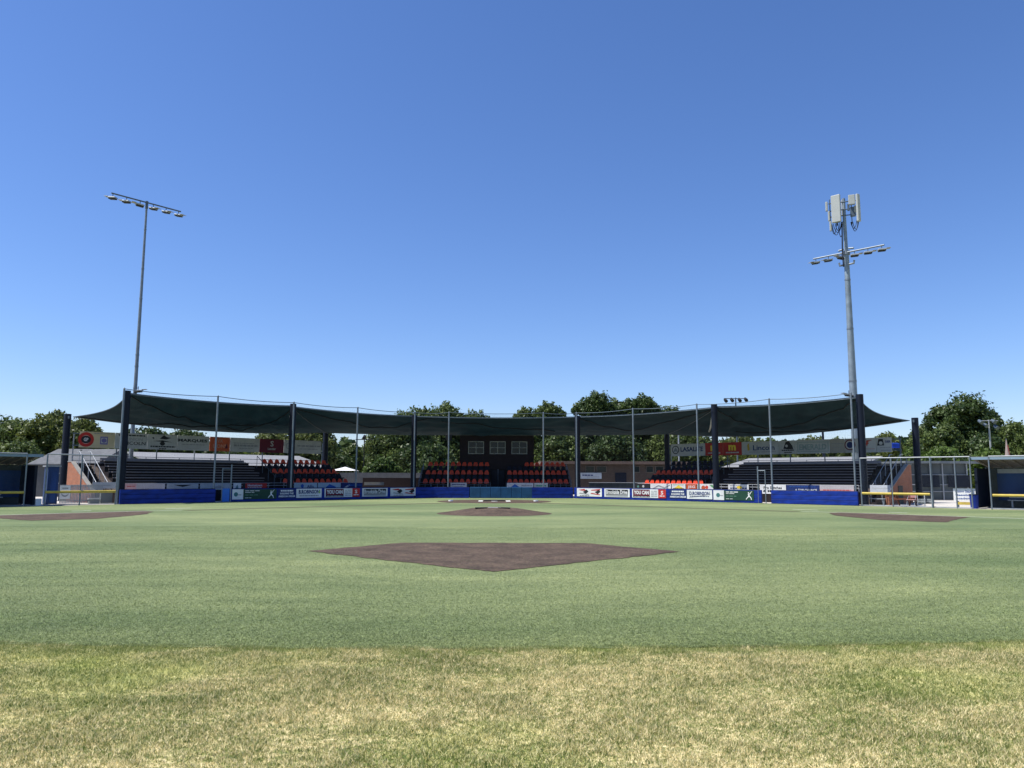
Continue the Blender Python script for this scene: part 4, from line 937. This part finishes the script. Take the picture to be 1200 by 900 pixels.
th = Thing('notice_board', 'white notice board with blue lettering on a yellow foot by the right dugout', 'sign', 'R', (a+b)/2, 1.0)
m = MB(); m.box(a, b, 1.0, 1.04, .42, 1.15); v, f = textpolys('Rising Stars'); 
th.part('board', m, whitem)
for s_, z_, hh in (('Rising Stars', .92, .13), ('Baseball', .72, .12), ('Academy', .52, .12)):
    v, f = textpolys(s_, .03); mw = max(q[0] for q in v); m = MB(); m.add([(a+.1+q[0]/mw*(b-a-.25), .997, z_+q[1]*hh*1.3) for q in v], f); th.part('lettering', m, mat('sign_blue', (.03, .07, .25), .5))
m = MB(); m.box(a+.15, b-.2, .95, 1.1, .2, .36); th.part('foot', m, yellowm); m = MB(); m.box(a+.2, a+.26, 1.045, 1.08, .012, 1.1); m.box(b-.3, b-.24, 1.045, 1.08, .012, 1.1); th.part('post', m, steel)
x = lx('R', 1140, .6); m = MB(); m.tube([(x, .55, .012), (x, .55, .8)], .20, 16, .24); th = Thing('waste_bin', 'blue round bin between white notice board and right dugout', 'bin', 'R', x, .55); th.part('body', m, mat('bin_blue', (.01, .03, .22), .4))
m = MB(); m.tube([(x, .55, .80), (x, .55, .84)], .26, 16); th.part('rim', m, navy)
a, b = lx('R', 1016, 1.9), lx('R', 1040, 1.9); banner('R', 2.35, a, b, .80, 1.3, (.52, .55, .58), [('b', .1, .9, .6, .1, WG)], 'pale grey banner at the foot of the right stairs', 'banners near the right dugout')
th = Thing('low_bench', 'long pale bench right of the end column behind the right fence', 'bench', 'R', (a+b)/2, 1.3)
m = MB(); m.box(a, b, 1.2, 1.5, .42, .47); th.part('seat', m, lsteel); m = MB(); m.box(a+.1, a+.16, 1.25, 1.45, .012, .415); m.box(b-.16, b-.1, 1.25, 1.45, .012, .415); th.part('legs', m, steel)

# ------------------------------------------------------------------ buildings behind
def at(u, Y, v=560): r = ray(u, v); k = Y/r[1]; return r[0]*k, EYE+r[2]*k
def windowed(name, label, fr, x0, x1, t0, t1, h, wall, wins, roofspec, roofm, frame_m=None, doors=()):
    th = Thing(name, label, 'building', fr, (x0+x1)/2, (t0+t1)/2); m = MB(); m.box(x0, x1, t0, t1, 0, h); w = th.part('wall', m, wall)
    for a, b, c, d in wins:
        q = MB(); q.box(a, b, t0-.05, t0-.003, c, d); o = th.part('window', q, frame_m or lsteel); q = MB(); q.box(a+.08, b-.08, t0-.07, t0-.053, c+.08, d-.08); th.part('pane', q, glassm, o)
    for a, b, c in doors: q = MB(); q.box(a, b, t0-.06, t0-.003, 0.02, c); th.part('door', q, navy)
    kind, ov, rh = roofspec; q = MB()
    if kind == 'flat': q.box(x0-ov, x1+ov, t0-ov, t1+ov, h+.003, h+rh)
    elif kind == 'shed': q.prism_x([(t0-ov, h+.003), (t1+ov, h+rh), (t1+ov, h+rh+.12), (t0-ov, h+.12)][::-1], x0-ov, x1+ov)
    elif kind == 'gable': tm = (t0+t1)/2; q.prism_x([(t0-ov, h+.003), (t1+ov, h+.003), (t1+ov, h+.1), (tm, h+rh), (t0-ov, h+.1)][::-1], x0-ov, x1+ov)
    th.part('roof', q, roofm); return th
# brown brick building behind the right gap
xa, xb = at(640, 80)[0], at(800, 80)[0]; zh = at(700, 80, 544)[1]
W = []
for u0, u1 in ((686, 697), (699, 711), (757, 766), (768, 778), (742, 750)):
    W.append((at(u0, 80)[0], at(u1, 80)[0], at(u0, 80, 554)[1], at(u0, 80, 546)[1]))
th = windowed('brick_building', 'low brown brick building with flat pale roof edge right of the press box', 'W', xa, xb, 80, 92, zh, brickb, W, ('flat', .6, .3), mat('tan_roof_edge', (.14, .10, .08), .8), frame_m=mat('brown_window_frame', (.10, .09, .08), .6), doors=((at(721, 80)[0], at(734, 80)[0], at(720, 80, 554)[1]),))  # roof edge colour lowered too, carrying the same shade
banner('W', 79.8, at(680, 79.8)[0], at(705, 79.8)[0], at(680, 79.8, 561)[1], at(680, 79.8, 554)[1], (.40, .46, .52), [('b', .1, .6, .6, .2, NV), ('b', .3, .9, .3, .1, GR)], 'pale blue banner on the brown brick building', 'banners on buildings')
xs = [at(u, 74)[0] for u in (690, 772)]
m = MB(); th = Thing('dark_fence', 'low dark fence in front of the brown brick building', 'fence', 'W', (xs[0]+xs[1])/2, 74); m.box(xs[0], xs[1], 74, 74.06, 0.02, 1.25); th.part('screen', m, screen)
m = MB(); m.tube([(xs[0], 74, 1.27), (xs[1], 74, 1.27)], .03, 6); th.part('top_rail', m, lsteel)
# white roofed buildings behind the stands
for fr, u0, u1, va, lb in (('L', 168, 415, 530.5, 'long low building with a white metal roof behind the left stand'), ('R', 812, 1018, 534, 'long low building with a white metal roof behind the right stand')):
    ta, tb_ = 11.8, 17; z = loc(fr, (u0+u1)/2, va, 17)[1]
    a, b = lx(fr, u0, ta), lx(fr, u1, ta); a, b = (a+1.5, b-3.5) if fr == 'L' else (a+3.5, b-1.5)
    windowed('concession_building', lb, fr, a, b, ta+.6, tb_-.4, 2.5, greyw, [(a+2+i*3, a+3.6+i*3, 1.0, 2.0) for i in range(int((b-a-3)/3))], ('shed', .8, z-2.5-.3), roofw)
# grey roofed house behind left fence
a, b = at(40, 66)[0], at(108, 66)[0]
windowed('house', 'small house with grey shingle roof behind the left fence', 'W', a, b, 66, 74, at(60, 66, 545)[1], mat('dark_house_wall', (.07, .075, .08)), [(a+1, a+2.2, 1.1, 2.0), (a+3, a+4.4, 1.1, 2.0)], ('gable', .4, 1.5), roofg)
# grey netted building behind right fence
a, b = at(1064, 62)[0], at(1136, 62)[0]; h = at(1100, 62, 541)[1]
th = Thing('batting_cage', 'grey netted batting cage building behind the right fence', 'building', 'W', (a+b)/2, 66)
m = MB(); m.box(a, b, 62.4, 70, 0, h-.15); th.part('wall', m, mat('cage_screen', (.085, .10, .105), .8, 0, .35, .7))
m = MB(); m.box(a-.2, b+1.0, 61.9, 70.2, h-.145, h+.05); th.part('roof', m, greyw)
for i in range(6): x = a+(b-a)*i/5; m = MB(); m.tube([(x, 62.3, 0), (x, 62.3, h-.15)], .06, 8); th.part('post', m, lsteel)
for z in (.7, 1.25, 2.05): m = MB(); m.tube([(a, 62.28, z), (b, 62.28, z)], .035, 6); th.part('rail', m, lsteel)
for i in range(2): xx = a+.8+i*2.6; m = MB(); m.box(xx, xx+1.9, 62.2, 62.24, 1.05, 2.0); th.part('dark_board', m, navy)
# fence and walls in the left gap
a, b = at(398, 78)[0], at(500, 78)[0]
th = Thing('block_wall', 'grey block wall with pale top seen in the gap left of the press box', 'wall', 'W', (a+b)/2, 78); m = MB(); m.box(a, b, 78, 78.2, 0, at(460, 78, 554)[1]); th.part('blocks', m, mat('grey_block', (.11, .115, .12), .9, 0, .2, 2))
a, b = at(425, 73)[0], at(500, 73)[0]
th = Thing('dark_fence', 'low dark brown fence in the gap left of the press box', 'fence', 'W', (a+b)/2, 73); m = MB(); m.box(a, b, 73, 73.06, .02, at(460, 73, 560)[1]); th.part('screen', m, mat('dark_brown_screen', (.03, .02, .02), .8))
a, b = lx('C', 427, 2.6), lx('C', 450, 2.6)
a, b = at(427, 71)[0], at(450, 71)[0]; banner('W', 71, a, b, 1.0, at(440, 71, 565)[1], (.33, .31, .26), [('p', [(.1, .1), (.3, .6), (.5, .2), (.8, .6), (.9, .1)], GR)], 'beige banner in the gap right of the left stand', 'banners near the left gap')
# white tent
x, z = at(404, 82, 547); th = Thing('canopy_tent', 'small white peaked tent beyond the left stand', 'tent', 'W', x, 82)
e = at(404, 82, 551.5)[1]; m = MB(); w = 1.25
m.add([(x-w, 81, e), (x+w, 81, e), (x+w, 83.4, e), (x-w, 83.4, e), (x, 82.2, z)], [(0, 1, 4), (1, 2, 4), (2, 3, 4), (3, 0, 4), (3, 2, 1, 0)]); th.part('roof', m, whitem)
for sx in (-w+.05, w-.05):
    for yy in (81.05, 83.3): m = MB(); m.tube([(x+sx, yy, 0), (x+sx, yy, e)], .03, 6); th.part('leg', m, lsteel)
# furled umbrella at right, blue awning
x, z = at(1179, 70, 514); e = at(1179, 70, 533)[1]; th = Thing('furled_umbrella', 'furled red and white umbrella above the right dugout roof', 'umbrella', 'W', x, 70)
m = MB(); m.tube([(x, 70, 0), (x, 70, z)], .03, 8); th.part('pole', m, steel)
m = MB(); m.tube([(x, 70, e-.1), (x, 70, e+.5), (x, 70, z-.15)], .2, 10, .04); m.m = 1; m.tube([(x+.12, 69.88, e), (x+.04, 69.92, z-.6)], .05, 6); th.part('cloth', m, [mat('umbrella_cream', (.30, .24, .22), .7), mat('umbrella_red', (.25, .05, .05), .7)])
x0, z0 = at(1047, 66, 525); x1, z1 = at(1057, 66, 518.5); th = Thing('blue_awning', 'small royal blue awning at the outer end of the right sign row', 'awning', 'W', x0, 66)
m = MB(); m.prism_x([(66, z0), (66.8, z0), (66.6, z1), (66.1, z1-.1)][::-1], x0, x1-.1); th.part('cloth', m, bluewall)
m = MB(); m.tube([(x1, 66.3, 0), (x1, 66.3, at(1057, 66, 511)[1])], .07, 8); th.part('post', m, navy)

# ------------------------------------------------------------------ trees
def crown_mesh(name, W_, D_, H_, base_h, nleaf, ls, seed, mt, lobes=14, spiky=False, col=False):
    r = np.random.default_rng(seed); lob = []
    hz = (H_-base_h)/2; zm = base_h+hz
    for i in range(lobes):
        d0 = r.normal(size=3); d0 /= np.linalg.norm(d0); q = r.random()**.33; R_ = (.10+.13*r.random())*W_/2*1.25
        if d0[2] < -.2: q *= .9
        px_ = 1-.35*max(0, d0[2])*(1 if spiky else 0)
        lob.append((d0[0]*q*(W_/2-R_)*px_, d0[1]*q*(D_/2-R_)*px_, zm+np.sign(d0[2])*abs(d0[2])**.8*q*max(.1, hz-R_*.85), R_))
    tx = .16*W_*(r.random()-.5); lob.append((tx, 0, H_-.2*W_, .20*W_)); lob.append((tx-.2*W_, 0, H_-.30*W_, .15*W_)); lob.append((tx+.2*W_, 0, H_-.33*W_, .15*W_)); lob.append((0, 0, base_h+.42*(H_-base_h), .26*W_))
    wts = np.array([l[3]**2 for l in lob]); wts /= wts.sum(); idx = r.choice(len(lob), nleaf, p=wts); L_ = np.array(lob)[idx]
    d = r.normal(size=(nleaf, 3)); d /= np.linalg.norm(d, axis=1)[:, None]
    bumpy = 1+.34*np.sin(d[:, 0]*7+L_[:, 0]*3)*np.sin(d[:, 2]*6+L_[:, 1]*3)+.2*np.sin(d[:, 0]*15+d[:, 1]*9+L_[:, 2])*np.sin(d[:, 2]*14+L_[:, 0])+.13*r.normal(size=nleaf)
    rad = L_[:, 3]*bumpy*(1-.45*r.random(nleaf)**3)
    c = L_[:, :3]+d*rad[:, None]*np.array([1, 1, .85]); c[:, 2] = np.maximum(c[:, 2], base_h*.6)
    n = d+.8*r.normal(size=(nleaf, 3)); n /= np.linalg.norm(n, axis=1)[:, None]
    t = np.cross(n, r.normal(size=(nleaf, 3))); t /= np.linalg.norm(t, axis=1)[:, None]; b = np.cross(n, t)
    s = ls*(.55+.9*r.random(nleaf))[:, None]
    V = np.stack([c-t*s, c-b*s*.55, c+t*s, c+b*s*.55], 1).astype(np.float32)
    me = bpy.data.meshes.new(name); me.vertices.add(4*nleaf); me.vertices.foreach_set('co', V.ravel()); me.loops.add(4*nleaf)
    me.loops.foreach_set('vertex_index', np.arange(4*nleaf, dtype=np.int32)); me.polygons.add(nleaf); me.polygons.foreach_set('loop_start', np.arange(0, 4*nleaf, 4, dtype=np.int32))
    me.materials.append(mt); me.update(calc_edges=True); return me, lob
def tree(u, Y, vtop, wpx, kind, label, seed, base=.18, spiky=False, dens=1., lobes=16, group='trees behind the ground', name='tree'):
    x = at(u, Y)[0]; H_ = at(u, Y, vtop)[1]; W_ = wpx/FPX*math.hypot(x, Y)*1.0; bh = H_*base
    th = Thing(name, label, 'tree' if name == 'tree' else 'shrub', 'W', x, Y, 0, group)
    n = int(min(70000, 480*W_*(H_-bh)*dens)); me, lob = crown_mesh('crown', W_, W_*.8, H_, bh, n, .17, seed, LEAF[kind], lobes, spiky)
    o = bpy.data.objects.new('crown', me); COL.objects.link(o); o.parent = th.root
    m = MB(); tr = .018*H_+.06; q = (0, 0)
    m.tube([(x, Y, 0), (x+.02*H_, Y, H_*.3), (x, Y+.02*H_, H_*.75)], tr, 9, tr*.3)
    for l in lob[:7]:
        p0 = Vector((x, Y, H_*(.15+.35*random.random()))); p1 = Vector((x+l[0], Y+l[1], l[2])); m.tube([p0, p0.lerp(p1, .5)+Vector((0, 0, .3)), p1], tr*.45, 6, tr*.12)
    th.part('trunk', m, barkm); return th
TR = [(-22, 92, 486, 90, 'dark', 'dark tree at the far left edge behind the dugout', 11, .1), (16, 86, 490, 70, 'mid', 'mid green tree left of the pale leafy one at the far left', 12, .1),
      (48, 80, 485, 56, 'olive', 'olive green leafy tree standing left of the short left column', 13, .08), (92, 78, 489, 50, 'olive', 'sunlit olive tree right of the short left column', 14, .08), (66, 82, 481, 40, 'olive', 'tallest olive tree peeking directly left of the short left column', 51, .08),
      (165, 88, 499, 80, 'dark', 'dark tree behind the left end column and signs', 15, .1), (222, 92, 501, 74, 'dark', 'dark tree above the MARQUES sign', 16, .1),
      (322, 84, 499, 66, 'olive', 'sunlit olive tree above the maroon sign', 17, .1), (368, 86, 497, 66, 'olive', 'tree just left of the open sky gap under the canopy', 18, .1),
      (412, 100, 520, 30, 'mid', 'small tree in the sky gap left of the black lamp pole', 19, .1), (398, 96, 533, 40, 'dark', 'low dark bush behind the white tent', 20, .05),
      (470, 92, 486, 92, 'mid', 'left half of the big tree group left of the press box', 21, .05), (526, 96, 471, 90, 'mid', 'tall rounded tree directly left of the press box', 22, .05), (490, 98, 477, 86, 'mid', 'middle tree of the big group left of the press box', 41, .05), (553, 98, 481, 60, 'mid', 'tree partly hidden behind the left edge of the press box', 42, .05),
      (500, 88, 515, 80, 'dark', 'lower dark tree beneath the tall rounded tree', 23, .03),
      (640, 100, 471, 46, 'mid', 'tallest of three feathery trees right of the press box', 24, .08), (615, 102, 477, 42, 'mid', 'feathery tree just behind the right edge of the press box', 43, .08), (654, 101, 476, 30, 'mid', 'slender feathery tree just left of the right centre column', 44, .08),
      (700, 96, 459, 62, 'dark', 'pointed dark tree rising highest above the canopy right of centre', 25, .06), (684, 97, 468, 42, 'dark', 'dark tree rising just right of the right centre column', 45, .06), (724, 99, 468, 52, 'mid', 'tree filling the dip between the pointed and the rounded dark trees', 46, .06),
      (757, 98, 462, 60, 'dark', 'rounded dark tree rising above the canopy right of centre', 26, .06), (784, 100, 476, 54, 'dark', 'smaller tree at the right end of the tall dark group', 47, .06), (739, 97, 467, 46, 'dark', 'narrow dark tree left of the rounded one above the canopy', 48, .06), (660, 90, 505, 64, 'mid', 'mid green tree behind the right end of the centre stand', 27, .03),
      (722, 88, 505, 80, 'dark', 'dark lower tree above the brown brick building', 28, .03), (800, 94, 496, 90, 'mid', 'tree behind the LASALITE sign', 29, .05),
      (868, 92, 505, 84, 'olive', 'sunlit tree above the red arch signs', 30, .05), (952, 96, 511, 46, 'olive', 'low olive tree top above the EMERALD sign', 31, .1),
      (986, 96, 512, 40, 'mid', 'low tree top left of the antenna mast', 32, .1), (1040, 92, 507, 42, 'olive', 'low sunlit tree just right of the right sign row', 33, .08),
      (1086, 96, 497, 40, 'mid', 'slender tree touching the short right column', 34, .08), (1134, 90, 461, 74, 'dark', 'largest dark tree at the right with a rounded crown', 35, .05), (1106, 92, 475, 46, 'dark', 'dark tree on the left shoulder of the largest right tree', 49, .05), (1160, 93, 480, 40, 'dark', 'dark tree on the right shoulder of the largest right tree', 50, .05),
      (1108, 84, 497, 50, 'mid', 'green tree low in front of the largest right tree', 36, .05), (1190, 88, 493, 62, 'mid', 'green tree at the far right edge above the dugout', 37, .05),
      (1160, 82, 508, 50, 'dark', 'dark tree behind the four lamp pole', 38, .05), (1235, 90, 485, 70, 'dark', 'dark tree beyond the right edge of the ground', 39, .05)]
for u, Y, vt, w, kd, lb, sd, bs in TR:
    tree(u, Y, vt, w, kd, lb, sd, bs, spiky=sd in (24, 25), dens=1.0, lobes=70)
for i, (u, Y, vt, w, kd, lb) in enumerate([(1108, 74, 523, 56, 'fresh', 'bright green shrub above the batting cage roof'), (1158, 76, 525, 52, 'fresh', 'bright green shrub behind the right dugout roof'), (1070, 78, 524, 36, 'fresh', 'yellow green shrub behind the short right column'),
        (96, 70, 527, 46, 'fresh', 'green shrub behind the left stair handrails'), (150, 76, 528, 50, 'mid', 'green shrub below the LINCOLN sign'), (20, 74, 516, 70, 'mid', 'rounded shrub behind the left dugout roof'), (446, 80, 535, 50, 'fresh', 'light green shrub above the block wall left of centre'), (1012, 74, 528, 40, 'mid', 'green shrub below the end of the right sign row'), (730, 93, 534, 60, 'fresh', 'light green shrub above the brick building roof')]):
    tree(u, Y, vt, w, kd, lb, 60+i, .03, dens=1.3, lobes=30, group='shrubs behind the ground', name='shrub')
# far belt of woodland, one mass
r = np.random.default_rng(5); n = 60000; th_ = np.radians(r.uniform(-52, 52, n)); R_ = r.uniform(150, 175, n); xx = R_*np.sin(th_); yy = R_*np.cos(th_)
top = 5.5+3.2*vnoise(th_*60, th_*0, 1.3, 8)+1.6*vnoise(th_*60, th_*0+9, .35, 9); zz_ = r.random(n)**.7*top
c = np.stack([xx, yy, zz_], 1); nn = r.normal(size=(n, 3)); nn /= np.linalg.norm(nn, axis=1)[:, None]; t_ = np.cross(nn, r.normal(size=(n, 3))); t_ /= np.linalg.norm(t_, axis=1)[:, None]; b_ = np.cross(nn, t_); s_ = .75
V = np.stack([c-t_*s_, c-b_*s_*.6, c+t_*s_, c+b_*s_*.6], 1).astype(np.float32); me = bpy.data.meshes.new('far_woodland'); me.vertices.add(4*n); me.vertices.foreach_set('co', V.ravel()); me.loops.add(4*n)
me.loops.foreach_set('vertex_index', np.arange(4*n, dtype=np.int32)); me.polygons.add(n); me.polygons.foreach_set('loop_start', np.arange(0, 4*n, 4, dtype=np.int32)); me.materials.append(LEAF['dark']); me.update(calc_edges=True)
o = bpy.data.objects.new('far_woodland', me); COL.objects.link(o); tag(o, 'distant belt of dark trees along the horizon', 'woodland', kind='stuff')

# ------------------------------------------------------------------ light
EL = math.radians(60); AZ = Vector((-.99, -.13, 0)).normalized()          # direction towards the sun, on the ground
sd = Vector((AZ.x*math.cos(EL), AZ.y*math.cos(EL), math.sin(EL)))
ld = bpy.data.lights.new('sun', 'SUN'); ld.energy = 3.9; ld.angle = math.radians(.5); ld.color = (1, .955, .89)
lo = bpy.data.objects.new('sun', ld); COL.objects.link(lo); lo.rotation_euler = sd.to_track_quat('Z', 'Y').to_euler(); lo.location = (-60, -10, 80)
w = bpy.data.worlds.new('World'); sc.world = w; w.use_nodes = True; N = w.node_tree.nodes; L = w.node_tree.links
sk = N.new('ShaderNodeTexSky'); sk.sky_type = 'NISHITA'; sk.sun_disc = False; sk.sun_elevation = EL; sk.sun_rotation = math.atan2(sd.x, sd.y)
sk.air_density = 1.0; sk.dust_density = .3; sk.ozone_density = 5.0; sk.altitude = 0
hs = N.new('ShaderNodeHueSaturation'); hs.inputs['Saturation'].default_value = 1.10; tn = N.new('ShaderNodeMixRGB'); tn.blend_type = 'MULTIPLY'; tn.inputs[0].default_value = 1; tn.inputs[2].default_value = (.80, .785, .91, 1)
L.new(sk.outputs[0], tn.inputs[1]); L.new(tn.outputs[0], hs.inputs['Color'])
L.new(hs.outputs[0], N['Background'].inputs[0]); N['Background'].inputs[1].default_value = .10
vs = sc.view_settings; vs.view_transform = 'Standard'; vs.look = 'None'; vs.gamma = 1; vs.exposure = .85; vs.use_curve_mapping = False
